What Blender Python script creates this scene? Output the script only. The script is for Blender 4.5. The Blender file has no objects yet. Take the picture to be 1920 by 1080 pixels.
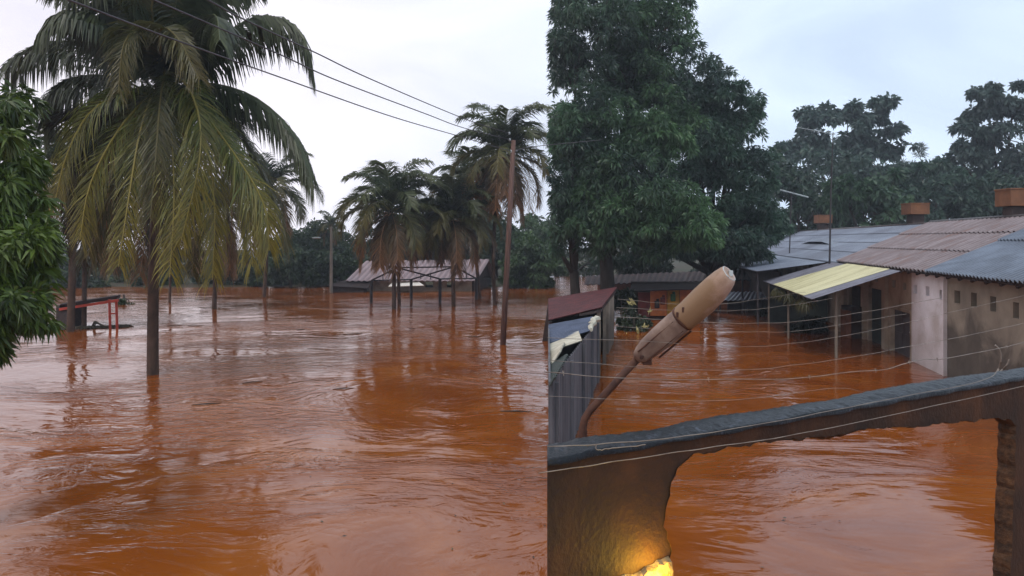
import bpy, bmesh, math, random
import numpy as np
from mathutils import Vector, noise as mnoise
from mathutils.geometry import tessellate_polygon
R = math.radians
S = bpy.context.scene
COL = S.collection

# ------------------------------------------------------------------ camera, world, sun, exposure
F, H, HOR = 1400.0, 4.5, 450.0           # focal length in px of a 1920 wide picture, eye height over the water, horizon row
cam = bpy.data.cameras.new("camera"); cam_o = bpy.data.objects.new("camera", cam); COL.objects.link(cam_o)
cam_o.location = (0, 0, H); cam_o.rotation_euler = (R(90), 0, 0)
cam.sensor_width = 36; cam.lens = 36 * F / 1920; cam.shift_y = (HOR - 540) / 1920
cam.clip_start = 0.05; cam.clip_end = 3000
S.camera = cam_o
HAZE = .0008
S.view_settings.view_transform = 'Standard'; S.view_settings.look = 'None'
S.view_settings.gamma = 1; S.view_settings.exposure = 0.0

SUN_EL, SUN_AZ = 58, 200                 # hidden behind cloud, high and behind the viewer
w = bpy.data.worlds.new("World"); S.world = w; w.use_nodes = True
nt = w.node_tree; nt.nodes.clear()
def N(t, kind, **kw):
    n = t.nodes.new(kind)
    for k, v in kw.items():
        if k in n.inputs.keys() if isinstance(k, str) else False: n.inputs[k].default_value = v
        else: setattr(n, k, v)
    return n
out = N(nt, 'ShaderNodeOutputWorld')
sky = N(nt, 'ShaderNodeTexSky', sky_type='NISHITA', sun_disc=False, sun_elevation=R(SUN_EL), sun_rotation=R(SUN_AZ),
        air_density=1.0, dust_density=3.0)
b1 = N(nt, 'ShaderNodeBackground'); b1.inputs['Strength'].default_value = 0.1
nt.links.new(sky.outputs[0], b1.inputs[0])
tc = N(nt, 'ShaderNodeTexCoord')
mp = N(nt, 'ShaderNodeMapping'); mp.inputs['Scale'].default_value = (1, 1, 2.2)
nt.links.new(tc.outputs['Generated'], mp.inputs[0])
nz = N(nt, 'ShaderNodeTexNoise'); nz.inputs['Scale'].default_value = 2.6; nz.inputs['Detail'].default_value = 5; nz.inputs['Roughness'].default_value = .5
nz.inputs['Distortion'].default_value = .6
nt.links.new(mp.outputs[0], nz.inputs['Vector'])
cr = N(nt, 'ShaderNodeValToRGB')
cr.color_ramp.elements[0].position = .30; cr.color_ramp.elements[0].color = (.60, .63, .72, 1)
cr.color_ramp.elements[1].position = .66; cr.color_ramp.elements[1].color = (.84, .86, .93, 1)
nt.links.new(nz.outputs[0], cr.inputs[0])
# the cloud is thinner and whiter to the left of the view, bluer to the right
sx = N(nt, 'ShaderNodeSeparateXYZ'); nt.links.new(tc.outputs['Generated'], sx.inputs[0])
mr = N(nt, 'ShaderNodeMapRange'); mr.inputs[1].default_value = -.35; mr.inputs[2].default_value = .35
nt.links.new(sx.outputs[0], mr.inputs[0])
mx = N(nt, 'ShaderNodeMix', data_type='RGBA'); mx.inputs[6].default_value = (1.08, 1.0, .98, 1); mx.inputs[7].default_value = (.80, .92, 1.0, 1)
nt.links.new(mr.outputs[0], mx.inputs[0])
mu = N(nt, 'ShaderNodeMix', data_type='RGBA', blend_type='MULTIPLY'); mu.inputs[0].default_value = 1
nt.links.new(cr.outputs[0], mu.inputs[6]); nt.links.new(mx.outputs[2], mu.inputs[7])
b2 = N(nt, 'ShaderNodeBackground'); b2.inputs['Strength'].default_value = 1.45
nt.links.new(mu.outputs[2], b2.inputs[0])
ms = N(nt, 'ShaderNodeMixShader'); ms.inputs[0].default_value = .93
nt.links.new(b1.outputs[0], ms.inputs[1]); nt.links.new(b2.outputs[0], ms.inputs[2]); nt.links.new(ms.outputs[0], out.inputs[0])

sl = bpy.data.lights.new("sun", 'SUN'); sl.energy = 1.1; sl.angle = R(12); sl.color = (1, .95, .88)
so = bpy.data.objects.new("sun", sl); COL.objects.link(so)
so.rotation_euler = (R(90 - SUN_EL), 0, R(180 - SUN_AZ + 0)); so.location = (0, 0, 60)

# ------------------------------------------------------------------ helpers
def W(px, py, Y):
    return Vector(((px - 960) / F * Y, Y, H + (HOR - py) / F * Y))
def WW(px, py):                                           # point of the water surface
    return W(px, py, F * H / (py - HOR))
def tag(o, label=None, cat=None, group=None, kind=None):
    if label: o['label'] = label
    if cat: o['category'] = cat
    if group: o['group'] = group
    if kind: o['kind'] = kind
    return o
def thing(name, loc, label, cat, group=None):
    o = bpy.data.objects.new(name, None); COL.objects.link(o); o.location = loc; o.empty_display_size = .3
    return tag(o, label, cat, group)
def origin_of(p):
    while p.parent: p = p.parent
    return np.array(p.location)
class MB:
    """collects vertices and faces (world coordinates), links them as one object"""
    def __init__(s): s.v = []; s.f = []; s.n = 0; s.c = []
    def add(s, V, Fc, col=None):
        V = np.asarray(V, float).reshape(-1, 3)
        s.v.append(V); off = s.n
        s.f += [[i + off for i in f] for f in (Fc.tolist() if hasattr(Fc, 'tolist') else Fc)]
        s.n += len(V)
        if col is not None:
            c = np.asarray(col, float)
            if c.ndim == 1: c = np.tile(c, (len(V), 1))
            s.c.append(c)
        return s
    def box(s, c, sz, ax=None):
        c = np.array(c, float); h = np.array(sz, float) / 2
        ax = np.eye(3) if ax is None else np.array(ax, float)
        P = [c + ax[0] * h[0] * i + ax[1] * h[1] * j + ax[2] * h[2] * k for i in (-1, 1) for j in (-1, 1) for k in (-1, 1)]
        return s.add(P, [(0, 1, 3, 2), (4, 6, 7, 5), (0, 4, 5, 1), (2, 3, 7, 6), (0, 2, 6, 4), (1, 5, 7, 3)])
    def hexa(s, P):                                        # 8 points: bottom ring, top ring
        return s.add([tuple(p) for p in P], [(3, 2, 1, 0), (4, 5, 6, 7), (0, 1, 5, 4), (1, 2, 6, 5), (2, 3, 7, 6), (3, 0, 4, 7)])
    def tube(s, pts, rad, n=8, cap=True, col=None):
        pts = [Vector(p) for p in pts]; m = len(pts)
        rad = [rad] * m if np.isscalar(rad) else rad
        V = []; u = None
        for i, p in enumerate(pts):
            t = (pts[min(i + 1, m - 1)] - pts[max(i - 1, 0)]).normalized()
            if u is None:
                u = t.orthogonal().normalized()
            u = (u - t * u.dot(t)).normalized(); v = t.cross(u)
            for k in range(n):
                a = 2 * math.pi * k / n
                V.append(p + (u * math.cos(a) + v * math.sin(a)) * rad[i])
        Fc = [(i * n + k, i * n + (k + 1) % n, (i + 1) * n + (k + 1) % n, (i + 1) * n + k) for i in range(m - 1) for k in range(n)]
        if cap: Fc += [list(range(n))[::-1], [(m - 1) * n + k for k in range(n)]]
        return s.add([tuple(p) for p in V], Fc, col)
    def loft(s, secs, n=24, cap=True, e=1.0):              # (centre, u axis, v axis, ru, rv)
        V = []
        for c, u, v, ru, rv in secs:
            c, u, v = Vector(c), Vector(u), Vector(v)
            for k in range(n):
                a = 2 * math.pi * k / n; ca, sa = math.cos(a), math.sin(a)
                V.append(c + u * ru * math.copysign(abs(ca) ** e, ca) + v * rv * math.copysign(abs(sa) ** e, sa))
        m = len(secs)
        Fc = [(i * n + k, i * n + (k + 1) % n, (i + 1) * n + (k + 1) % n, (i + 1) * n + k) for i in range(m - 1) for k in range(n)]
        if cap: Fc += [list(range(n))[::-1], [(m - 1) * n + k for k in range(n)]]
        return s.add([tuple(p) for p in V], Fc)
    def build(s, name, mat, parent=None, smooth=False, bevel=0, solid=0):
        V = np.concatenate(s.v)
        if parent is not None: V = V - origin_of(parent)
        me = bpy.data.meshes.new(name); me.from_pydata(V.tolist(), [], s.f)
        if s.c and sum(len(c) for c in s.c) == len(V):
            C = np.concatenate(s.c); a = me.color_attributes.new('pigment_and_shade', 'FLOAT_COLOR', 'POINT')
            a.data.foreach_set('color', np.concatenate([C, np.ones((len(C), 1))], 1).astype(np.float32).ravel())
        me.materials.append(mat)
        if smooth: me.polygons.foreach_set('use_smooth', [True] * len(me.polygons))
        me.update()
        o = bpy.data.objects.new(name, me); COL.objects.link(o)
        if parent is not None: o.parent = parent
        if solid:
            md = o.modifiers.new('thickness', 'SOLIDIFY'); md.thickness = solid; md.offset = 0
        if bevel:
            md = o.modifiers.new('bevel', 'BEVEL'); md.width = bevel; md.segments = 2; md.limit_method = 'ANGLE'
        return o
def solo(mb, name, mat, label, cat, group=None, kind=None, **kw):
    o = mb.build(name, mat, None, **kw)
    return tag(o, label, cat, group, kind)
def slab(mb, outer, holes, fn, t0, t1):
    """polygon with holes in (a,b), given a thickness t0..t1; fn(a,b,t) -> world point"""
    loops = [[Vector((a, b, 0)) for a, b in L] for L in [outer] + holes]
    tris = tessellate_polygon(loops)
    flat = [p for L in loops for p in L]; n = len(flat)
    V = [tuple(fn(p.x, p.y, t0)) for p in flat] + [tuple(fn(p.x, p.y, t1)) for p in flat]
    Fc = [tuple(t) for t in tris] + [tuple(i + n for i in t)[::-1] for t in tris]
    k = 0
    for L in loops:
        m = len(L)
        Fc += [(k + i, k + (i + 1) % m, k + (i + 1) % m + n, k + i + n) for i in range(m)]
        k += m
    mb.add(V, Fc)
    return mb

# ------------------------------------------------------------------ materials
def ramp(t, src, stops):
    c = N(t, 'ShaderNodeValToRGB')
    while len(c.color_ramp.elements) < len(stops): c.color_ramp.elements.new(.5)
    for e, (p, col) in zip(c.color_ramp.elements, stops): e.position = p; e.color = (*col, 1)
    t.links.new(src, c.inputs[0]); return c.outputs[0]
def coords(t, scale=(1, 1, 1)):
    tc = N(t, 'ShaderNodeTexCoord'); m = N(t, 'ShaderNodeMapping'); m.inputs['Scale'].default_value = scale
    t.links.new(tc.outputs['Object'], m.inputs[0]); return m.outputs[0]
def noise(t, vec, scale, detail=4, rough=.5, dist=0):
    n = N(t, 'ShaderNodeTexNoise'); n.inputs['Scale'].default_value = scale; n.inputs['Detail'].default_value = detail
    n.inputs['Roughness'].default_value = rough; n.inputs['Distortion'].default_value = dist
    t.links.new(vec, n.inputs['Vector']); return n.outputs[0]
def bump(t, src, strength, dist, prev=None):
    b = N(t, 'ShaderNodeBump'); b.inputs['Strength'].default_value = strength; b.inputs['Distance'].default_value = dist
    t.links.new(src, b.inputs['Height'])
    if prev: t.links.new(prev, b.inputs['Normal'])
    return b.outputs[0]
def mat(name, c1, c2=None, scale=2.0, stretch=(1, 1, 1), rough=.8, bmp=.3, bscale=20, c3=None, lo=.35, hi=.65, bdist=.02, spec=.3, metal=0):
    m = bpy.data.materials.new(name); m.use_nodes = True; t = m.node_tree; p = t.nodes['Principled BSDF']
    p.inputs['Roughness'].default_value = rough; p.inputs['Specular IOR Level'].default_value = spec; p.inputs['Metallic'].default_value = metal
    v = coords(t, stretch)
    c2 = c2 or tuple(x * .6 for x in c1)
    stops = [(lo, c1), (hi, c2)] if not c3 else [(lo, c1), ((lo + hi) / 2, c2), (hi, c3)]
    t.links.new(ramp(t, noise(t, v, scale, 6, .6, .3), stops), p.inputs['Base Color'])
    if bmp: t.links.new(bump(t, noise(t, v, bscale, 5, .6), bmp, bdist), p.inputs['Normal'])
    return m
def leafmat(name, rough=.45, transl=.3, spec=.5):
    m = bpy.data.materials.new(name); m.use_nodes = True; t = m.node_tree; p = t.nodes['Principled BSDF']
    a = N(t, 'ShaderNodeAttribute', attribute_name='pigment_and_shade')
    t.links.new(a.outputs['Color'], p.inputs['Base Color'])
    p.inputs['Roughness'].default_value = rough; p.inputs['Specular IOR Level'].default_value = spec
    tr = N(t, 'ShaderNodeBsdfTranslucent'); t.links.new(a.outputs['Color'], tr.inputs[0])
    mx = N(t, 'ShaderNodeMixShader'); mx.inputs[0].default_value = transl
    o = t.nodes['Material Output']
    t.links.new(p.outputs[0], mx.inputs[1]); t.links.new(tr.outputs[0], mx.inputs[2]); t.links.new(mx.outputs[0], o.inputs[0])
    return m
M = {}
M['palm_leaf'] = leafmat('palm leaf', .42, .35, .5)
M['leaf'] = leafmat('tree leaf', .4, .25, .45)
M['palm_trunk'] = mat('palm trunk', (.10, .06, .042), (.04, .025, .018), 3, (1, 1, .4), .85, .6, 14, bdist=.04)
M['bark'] = mat('bark', (.06, .05, .04), (.03, .025, .02), 4, (1, 1, .3), .9, .6, 18)
M['wood'] = mat('weathered wood pole', (.16, .09, .07), (.07, .04, .032), 4, (6, 6, .4), .8, .4, 20)
M['concrete_pole'] = mat('concrete pole', (.26, .22, .18), (.17, .15, .12), 3, (1, 1, .3), .85, .2, 20)
M['wet_concrete'] = mat('wet brown concrete', (.075, .030, .012), (.042, .019, .010), 3.2, (1, 1, .8), .75, .7, 34, c3=(.022, .013, .009), lo=.3, hi=.7, bdist=.012)  # wet tone darkened further: shade on the face put into the colour
M['broken_edge'] = mat('broken masonry', (.10, .048, .022), (.03, .017, .011), 16, rough=.9, bmp=.7, bscale=40, bdist=.03)
M['bitumen'] = mat('wet bitumen', (.045, .055, .075), (.008, .010, .014), 22, (1, 1, 1), c3=(.009, .012, .016), lo=.30, hi=.55, rough=.36, bmp=1, bscale=60, bdist=.006, spec=.25)
M['white_wall'] = mat('white painted wall', (.85, .83, .86), (.72, .69, .70), .9, rough=.8, bmp=.15, c3=(.55, .5, .47), lo=.42, hi=.75)
M['cream_wall'] = mat('cream painted wall', (.50, .42, .33), (.36, .29, .22), .8, rough=.85, bmp=.15, c3=(.13, .1, .08), lo=.35, hi=.75)
M['stained_wall'] = mat('stained grey render', (.36, .315, .245), (.27, .235, .185), .9, (1, 1, 1), .9, .3, 12, c3=(.18, .155, .125), lo=.3, hi=.75)
M['purple_roof'] = mat('rusty purple roof', (.185, .155, .16), (.125, .098, .10), 1.8, (.5, 1.6, 1), .5, .3, 12, c3=(.14, .07, .05), lo=.34, hi=.74, spec=.5)
M['blue_roof'] = mat('blue grey fibre cement', (.14, .18, .24), (.085, .11, .15), 1.0, (1, .5, 1), .45, .2, 12, c3=(.085, .1, .13), lo=.35, hi=.75, spec=.5)
M['grey_roof'] = mat('pale blue grey roof', (.22, .26, .33), (.145, .17, .22), .5, (1, .3, 1), .42, .2, 10, c3=(.13, .14, .18), lo=.35, hi=.75, spec=.5)
M['yellow_sheet'] = mat('pale yellow plastic sheet', (.58, .56, .34), (.44, .42, .24), .8, (.4, 2, 1), .4, .15, 10, c3=(.3, .26, .13), lo=.4, hi=.8, spec=.5)
M['awning_grey'] = mat('grey awning sheet', (.20, .21, .25), (.13, .13, .16), 1.2, rough=.5, bmp=.15)
M['orange'] = mat('orange clay chimney', (.22, .10, .05), (.155, .07, .036), 2, rough=.8, bmp=.2, c3=(.16, .07, .04), lo=.35, hi=.85)
M['dark_masonry'] = mat('dark masonry', (.07, .05, .045), (.035, .028, .028), 3, rough=.9, bmp=.4)
M['dark_green'] = mat('dark green paint', (.045, .06, .055), (.028, .036, .034), 2, rough=.6, bmp=.1)
M['door_grey'] = mat('grey door', (.11, .10, .11), (.07, .062, .065), 2, rough=.55, bmp=.1)
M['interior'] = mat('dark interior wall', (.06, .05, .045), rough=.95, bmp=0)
M['red_roof'] = mat('dull red roof', (.12, .026, .026), (.06, .016, .018), 2.5, rough=.5, bmp=.2, c3=(.05, .016, .018), lo=.3, hi=.8)
M['rust_roof'] = mat('rusty brown roof', (.05, .026, .022), (.022, .014, .014), 1.5, rough=.85, bmp=.3)
M['brick_wall'] = mat('reddish wall', (.22, .085, .045), (.12, .05, .03), 1.5, rough=.85, bmp=.2)
M['orange_board'] = mat('orange board', (.55, .15, .025), (.28, .06, .015), 2, rough=.6, bmp=0, lo=.4, hi=.75)
M['yellow_board'] = mat('yellow board', (.5, .26, .02), (.3, .13, .015), 2, rough=.6, bmp=0)
M['red_board'] = mat('red board', (.2, .03, .018), (.09, .014, .012), 2, rough=.6, bmp=0)
M['green_board'] = mat('green board', (.04, .13, .04), rough=.6, bmp=0)
M['shed_metal'] = mat('dull grey sheet metal', (.15, .15, .165), (.085, .088, .10), 1.3, (1, 1, .25), .55, .15, 10, c3=(.05, .05, .055), lo=.35, hi=.75)
M['blue_sheet'] = mat('dark blue sheet', (.075, .10, .16), (.04, .055, .09), 2, rough=.4, bmp=.1)
M['cream_sheet'] = mat('cream sheet', (.56, .54, .44), (.38, .35, .27), 2, rough=.6, bmp=.2)
M['lamp_housing'] = mat('weathered lamp housing', (.26, .19, .15), (.17, .115, .09), 9, (1, 1, 1), rough=.65, bmp=.25, bscale=40, c3=(.10, .07, .06), lo=.35, hi=.75, bdist=.004)
M['lamp_bowl'] = mat('yellowed lamp bowl', (.56, .44, .39), (.42, .30, .25), 7, rough=.6, bmp=.3, bscale=60, c3=(.34, .22, .13), lo=.34, hi=.75, bdist=.003, spec=.5)
M['rusty_pipe'] = mat('rusty pipe', (.10, .045, .028), (.045, .022, .018), 14, rough=.75, bmp=.4, bscale=60, bdist=.003)
M['ledge'] = mat('yellowed plaster ledge', (.34, .25, .13), (.15, .1, .05), 22, rough=.9, bmp=.6, bscale=70)
M['steel_wire'] = mat('galvanised wire', (.27, .235, .20), (.15, .12, .10), 8, rough=.5, bmp=0)
M['cable'] = mat('power cable', (.10, .09, .10), rough=.6, bmp=0)
M['pale_metal'] = mat('pale aluminium', (.5, .55, .55), rough=.4, bmp=0, metal=.3)
M['dark_metal'] = mat('dark steel', (.05, .045, .05), rough=.6, bmp=0)
M['red_paint'] = mat('red painted steel', (.45, .05, .025), (.28, .035, .02), 3, rough=.55, bmp=.1)
M['far_roof'] = mat('pink grey roof', (.30, .23, .24), (.22, .16, .165), .7, (1, .4, 1), .6, .2, 6)
M['white_sheet'] = mat('white sheet', (.66, .62, .55), (.5, .46, .4), 2, rough=.6, bmp=0)
M['ground'] = mat('muddy ground', (.05, .035, .02), (.03, .04, .018), .3, rough=.95, bmp=.4, bscale=3)
M['debris'] = mat('wet debris', (.06, .05, .03), (.03, .028, .02), 4, rough=.8, bmp=.5)

def stained(name, low, high, z0, z1):
    m = M[name]; t = m.node_tree; p = t.nodes['Principled BSDF']; src = p.inputs['Base Color'].links[0].from_socket
    tc = N(t, 'ShaderNodeTexCoord'); sp = N(t, 'ShaderNodeSeparateXYZ'); t.links.new(tc.outputs['Object'], sp.inputs[0])
    nn = noise(t, tc.outputs['Object'], .7, 5, .6, .4)
    ad = N(t, 'ShaderNodeMath', operation='MULTIPLY_ADD'); t.links.new(nn, ad.inputs[0]); ad.inputs[1].default_value = -3.0; t.links.new(sp.outputs[2], ad.inputs[2])
    mr = N(t, 'ShaderNodeMapRange'); t.links.new(ad.outputs[0], mr.inputs[0]); mr.inputs[1].default_value = z0 - 1.5; mr.inputs[2].default_value = z1 - 1.5
    mx = N(t, 'ShaderNodeMix', data_type='RGBA', blend_type='MULTIPLY'); mx.inputs[0].default_value = 1
    c = N(t, 'ShaderNodeMix', data_type='RGBA'); t.links.new(mr.outputs[0], c.inputs[0]); c.inputs[6].default_value = (*low, 1); c.inputs[7].default_value = (*high, 1)
    t.links.new(src, mx.inputs[6]); t.links.new(c.outputs[2], mx.inputs[7]); t.links.new(mx.outputs[2], p.inputs['Base Color'])
stained('stained_wall', (.42, .42, .44), (1, 1, 1), 1.2, 1.8)
stained('white_wall', (.80, .77, .74), (1, 1, 1), .4, 1.6)

def along(name, axis, a, b, col):                          # grime that gathers towards one end of the object
    m = M[name]; t = m.node_tree; p = t.nodes['Principled BSDF']; src = p.inputs['Base Color'].links[0].from_socket
    tc = N(t, 'ShaderNodeTexCoord'); sp = N(t, 'ShaderNodeSeparateXYZ'); t.links.new(tc.outputs['Object'], sp.inputs[0])
    ad = N(t, 'ShaderNodeMath', operation='MULTIPLY_ADD'); t.links.new(noise(t, tc.outputs['Object'], 14, 5, .65), ad.inputs[0]); ad.inputs[1].default_value = (b - a) * 1.4; t.links.new(sp.outputs[axis], ad.inputs[2])
    mr = N(t, 'ShaderNodeMapRange'); t.links.new(ad.outputs[0], mr.inputs[0]); mr.inputs[1].default_value = a + (b - a) * .7; mr.inputs[2].default_value = b + (b - a) * .7
    c = N(t, 'ShaderNodeMix', data_type='RGBA'); t.links.new(mr.outputs[0], c.inputs[0]); c.inputs[6].default_value = (*col, 1)
    t.links.new(src, c.inputs[7]); t.links.new(c.outputs[2], p.inputs['Base Color'])
along('lamp_bowl', 0, .62, .78, (.21, .13, .07))
def rib_shade(name, lo, hi):  # rib shading put into the roof colour: crests lighter, troughs darker
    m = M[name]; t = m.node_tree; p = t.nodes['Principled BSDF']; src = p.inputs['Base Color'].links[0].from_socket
    a = N(t, 'ShaderNodeAttribute', attribute_name='pigment_and_shade')
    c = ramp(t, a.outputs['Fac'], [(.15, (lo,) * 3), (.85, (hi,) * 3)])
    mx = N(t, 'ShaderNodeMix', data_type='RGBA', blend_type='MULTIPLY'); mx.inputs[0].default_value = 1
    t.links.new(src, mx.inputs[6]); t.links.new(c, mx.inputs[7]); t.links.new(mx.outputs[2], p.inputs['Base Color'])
for n_, lo_ in (('purple_roof', .45), ('blue_roof', .55), ('grey_roof', .82), ('rust_roof', .6), ('far_roof', .75), ('red_roof', .7), ('awning_grey', .8), ('yellow_sheet', .85)): rib_shade(n_, lo_ - (.15 if n_ == 'purple_roof' else 0), 1.35 if n_ == 'purple_roof' else 1.0)

def water_mat():
    m = bpy.data.materials.new('muddy flood water'); m.use_nodes = True; t = m.node_tree; p = t.nodes['Principled BSDF']
    v = coords(t, (1, 1, 1))
    wn = N(t, 'ShaderNodeTexNoise'); wn.inputs['Scale'].default_value = .09; wn.inputs['Detail'].default_value = 2; t.links.new(v, wn.inputs['Vector'])
    sb = N(t, 'ShaderNodeVectorMath', operation='SUBTRACT'); t.links.new(wn.outputs['Color'], sb.inputs[0]); sb.inputs[1].default_value = (.5, .5, .5)
    sc = N(t, 'ShaderNodeVectorMath', operation='SCALE'); t.links.new(sb.outputs[0], sc.inputs[0]); sc.inputs['Scale'].default_value = 8
    av = N(t, 'ShaderNodeVectorMath', operation='ADD'); t.links.new(v, av.inputs[0]); t.links.new(sc.outputs[0], av.inputs[1])
    m2 = N(t, 'ShaderNodeMapping'); m2.inputs['Scale'].default_value = (.7, 1.15, 1); t.links.new(av.outputs[0], m2.inputs[0]); vs = m2.outputs[0]
    c = ramp(t, noise(t, vs, .35, 5, .6, 1.2), [(.3, (.170, .040, .004)), (.5, (.212, .055, .006)), (.72, (.28, .086, .013))])
    t.links.new(c, p.inputs['Base Color'])
    p.inputs['Roughness'].default_value = .06; p.inputs['IOR'].default_value = 1.33
    patch = N(t, 'ShaderNodeMapRange'); t.links.new(noise(t, vs, .13, 3, .5, 1.5), patch.inputs[0])
    patch.inputs[1].default_value = .44; patch.inputs[2].default_value = .60; patch.inputs[3].default_value = .13; patch.inputs[4].default_value = 1
    fine = noise(t, vs, 2.2, 4, .55, 1.0)
    mu = N(t, 'ShaderNodeMath', operation='MULTIPLY'); t.links.new(fine, mu.inputs[0]); t.links.new(patch.outputs[0], mu.inputs[1])
    n = bump(t, noise(t, vs, .38, 2, .4, 1.2), 1, .030)
    n = bump(t, noise(t, vs, .9, 2, .5, 1.4), 1, .018, n)
    n = bump(t, mu.outputs[0], 1, .045, n)
    rn = noise(t, vs, .75, 3, .5, .8)                        # creases between swirls
    s1_ = N(t, 'ShaderNodeMath', operation='SUBTRACT'); t.links.new(rn, s1_.inputs[0]); s1_.inputs[1].default_value = .5
    s2_ = N(t, 'ShaderNodeMath', operation='ABSOLUTE'); t.links.new(s1_.outputs[0], s2_.inputs[0])
    s3_ = N(t, 'ShaderNodeMath', operation='POWER'); t.links.new(s2_.outputs[0], s3_.inputs[0]); s3_.inputs[1].default_value = .7
    s4_ = N(t, 'ShaderNodeMath', operation='MULTIPLY'); t.links.new(s3_.outputs[0], s4_.inputs[0]); t.links.new(patch.outputs[0], s4_.inputs[1])
    n = bump(t, s4_.outputs[0], 1, .05, n)
    t.links.new(n, p.inputs['Normal'])
    return m
M['water'] = water_mat()

# ------------------------------------------------------------------ setting: water, bank
mb = MB()
mb.add([(-220, -30, 0), (240, -30, 0), (240, 290, 0), (-220, 290, 0)], [(0, 1, 2, 3)])
tag(mb.build('water', M['water']), 'orange brown flood water covering the whole area', None, kind='structure')
mb = MB()
xs = np.linspace(-215, 235, 60); rows = [(0, -.3), (3, .12), (14, .35), (60, .8), (180, 1.2)]
V = []
for dy, z in rows:
    for x in xs:
        edge = (69.5 if x < 3.5 else 94) + 2.5 * mnoise.noise((x * .08, 0, 0))
        V.append((x, edge + dy, z + (.12 * mnoise.noise((x * .3, dy, 0)) if dy else 0)))
nx = len(xs)
mb.add(V, [(r * nx + i, r * nx + i + 1, (r + 1) * nx + i + 1, (r + 1) * nx + i) for r in range(len(rows) - 1) for i in range(nx - 1)])
tag(mb.build('ground', M['ground'], smooth=True), 'muddy green bank beyond the flood', None, kind='structure')

# ------------------------------------------------------------------ palms
def spline(P, m):
    P = [np.array(p, float) for p in P]
    P = [2 * P[0] - P[1]] + P + [2 * P[-1] - P[-2]]; out = []; segs = len(P) - 3
    for k in range(m):
        u = k / (m - 1) * segs; i = min(int(u), segs - 1); t = u - i
        a, b, c, d = P[i:i + 4]
        out.append(.5 * ((2 * b) + (-a + c) * t + (2 * a - 5 * b + 4 * c - d) * t * t + (-a + 3 * b - 3 * c + d) * t ** 3))
    return np.array(out)
GREEN, YELL, BROWN = np.array((.075, .10, .028)), np.array((.21, .17, .035)), np.array((.17, .085, .04))
def frond(parent, ctrl, rng, nl=60, LL=.85, lw=.045, ca=GREEN, cb=YELL, segs=3, grav=1.0, rr=.035, name='frond', curtain=0):
    m = 16; C = spline(ctrl, m)
    T = np.gradient(C, axis=0); T /= np.linalg.norm(T, axis=1)[:, None] + 1e-9
    h = C[-1] - C[0]; h[2] = 0
    side = np.cross(T[0], (0, 0, 1.0)); 
    if np.linalg.norm(side) < .15: side = np.cross(h if np.linalg.norm(h) > .2 else (1, .3, 0), (0, 0, 1.0))
    side /= np.linalg.norm(side)
    mb = MB()
    mb.tube([tuple(c) for c in C], [rr * (1 - .8 * i / (m - 1)) + .004 for i in range(m)], 4, False, col=np.clip(cb * 1.35 + .02, 0, 1))
    us = np.repeat(np.linspace(.10, .985, nl), 2); us = np.clip(us + rng.uniform(-.004, .004, len(us)), 0, 1)
    sg = np.tile([1, -1], nl)
    keep = rng.random(len(us)) > .05; us, sg = us[keep], sg[keep]
    k = us * (m - 1); i0 = np.minimum(k.astype(int), m - 2); fr = (k - i0)[:, None]
    P = C[i0] * (1 - fr) + C[i0 + 1] * fr; t = T[i0] * (1 - fr) + T[i0 + 1] * fr
    L = LL * np.power(np.sin(np.pi * np.clip(.16 + us * .74, 0, 1)), .5) * rng.uniform(.8, 1.12, len(us))
    hang = np.clip(-t[:, 2:3], 0, 1)
    d = t * rng.uniform(.45, .8, len(us))[:, None] * (1 + .7 * hang) + side[None] * (sg * .8)[:, None] * (1 - .35 * hang) + rng.normal(0, .10 - .05 * curtain, (len(us), 3)) + np.array((0, 0, .15 - .45 * curtain))
    d /= np.linalg.norm(d, axis=1)[:, None]
    g = rng.uniform(.55, 1.25, len(us)) * grav
    pts = [P]; cur = P.copy(); dd = d.copy()
    for s_ in range(segs):
        cur = cur + dd * (L / segs)[:, None]; pts.append(cur)
        dd = dd + np.array((0, 0, -1.0)) * (g * 1.6 / segs * (s_ + 1) * .9)[:, None]; dd /= np.linalg.norm(dd, axis=1)[:, None]
    wd = np.cross(d, t) ; wd = wd * .4 + t * .9; wd /= np.linalg.norm(wd, axis=1)[:, None]
    n = len(us); V = []; wf = [.55, 1.0, .75, .08] if segs == 3 else [.6, 1, .1]
    for s_ in range(segs + 1):
        V.append(pts[s_] + wd * lw * wf[s_] / 2); V.append(pts[s_] - wd * lw * wf[s_] / 2)
    V = np.stack(V, 1)                                      # n, 2(segs+1), 3
    k2 = 2 * (segs + 1); base = (np.arange(n) * k2)[:, None]
    Fc = np.concatenate([base + np.array([2 * s_, 2 * s_ + 1, 2 * s_ + 3, 2 * s_ + 2])[None] for s_ in range(segs)])
    mixu = np.clip(us ** 1.5 + rng.normal(0, .16, n), 0, 1)[:, None]
    col = ca * (1 - mixu) + cb * mixu; col = col * rng.uniform(.65, 1.3, n)[:, None]
    mb.add(V.reshape(-1, 3), Fc, np.repeat(col, k2, 0))
    return mb.build(name, M['palm_leaf'], parent)
def palm_trunk(parent, a, b, r0, r1, bend=(0, 0, 0), rings=60):
    a, b = Vector(a), Vector(b); pts = []; rad = []
    for i in range(rings * 2 + 1):
        u = i / (rings * 2)
        p = a.lerp(b, u) + Vector(bend) * math.sin(math.pi * u)
        pts.append(p); base = r0 + (r1 - r0) * u + (.35 * r0 * math.exp(-u * 14))
        rad.append(base * (1.05 if i % 2 else .97) + .006 * mnoise.noise((u * 30, a.x, 0)))
    return MB().tube(pts, rad, 12).build('trunk', M['palm_trunk'], parent, smooth=True)

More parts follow.
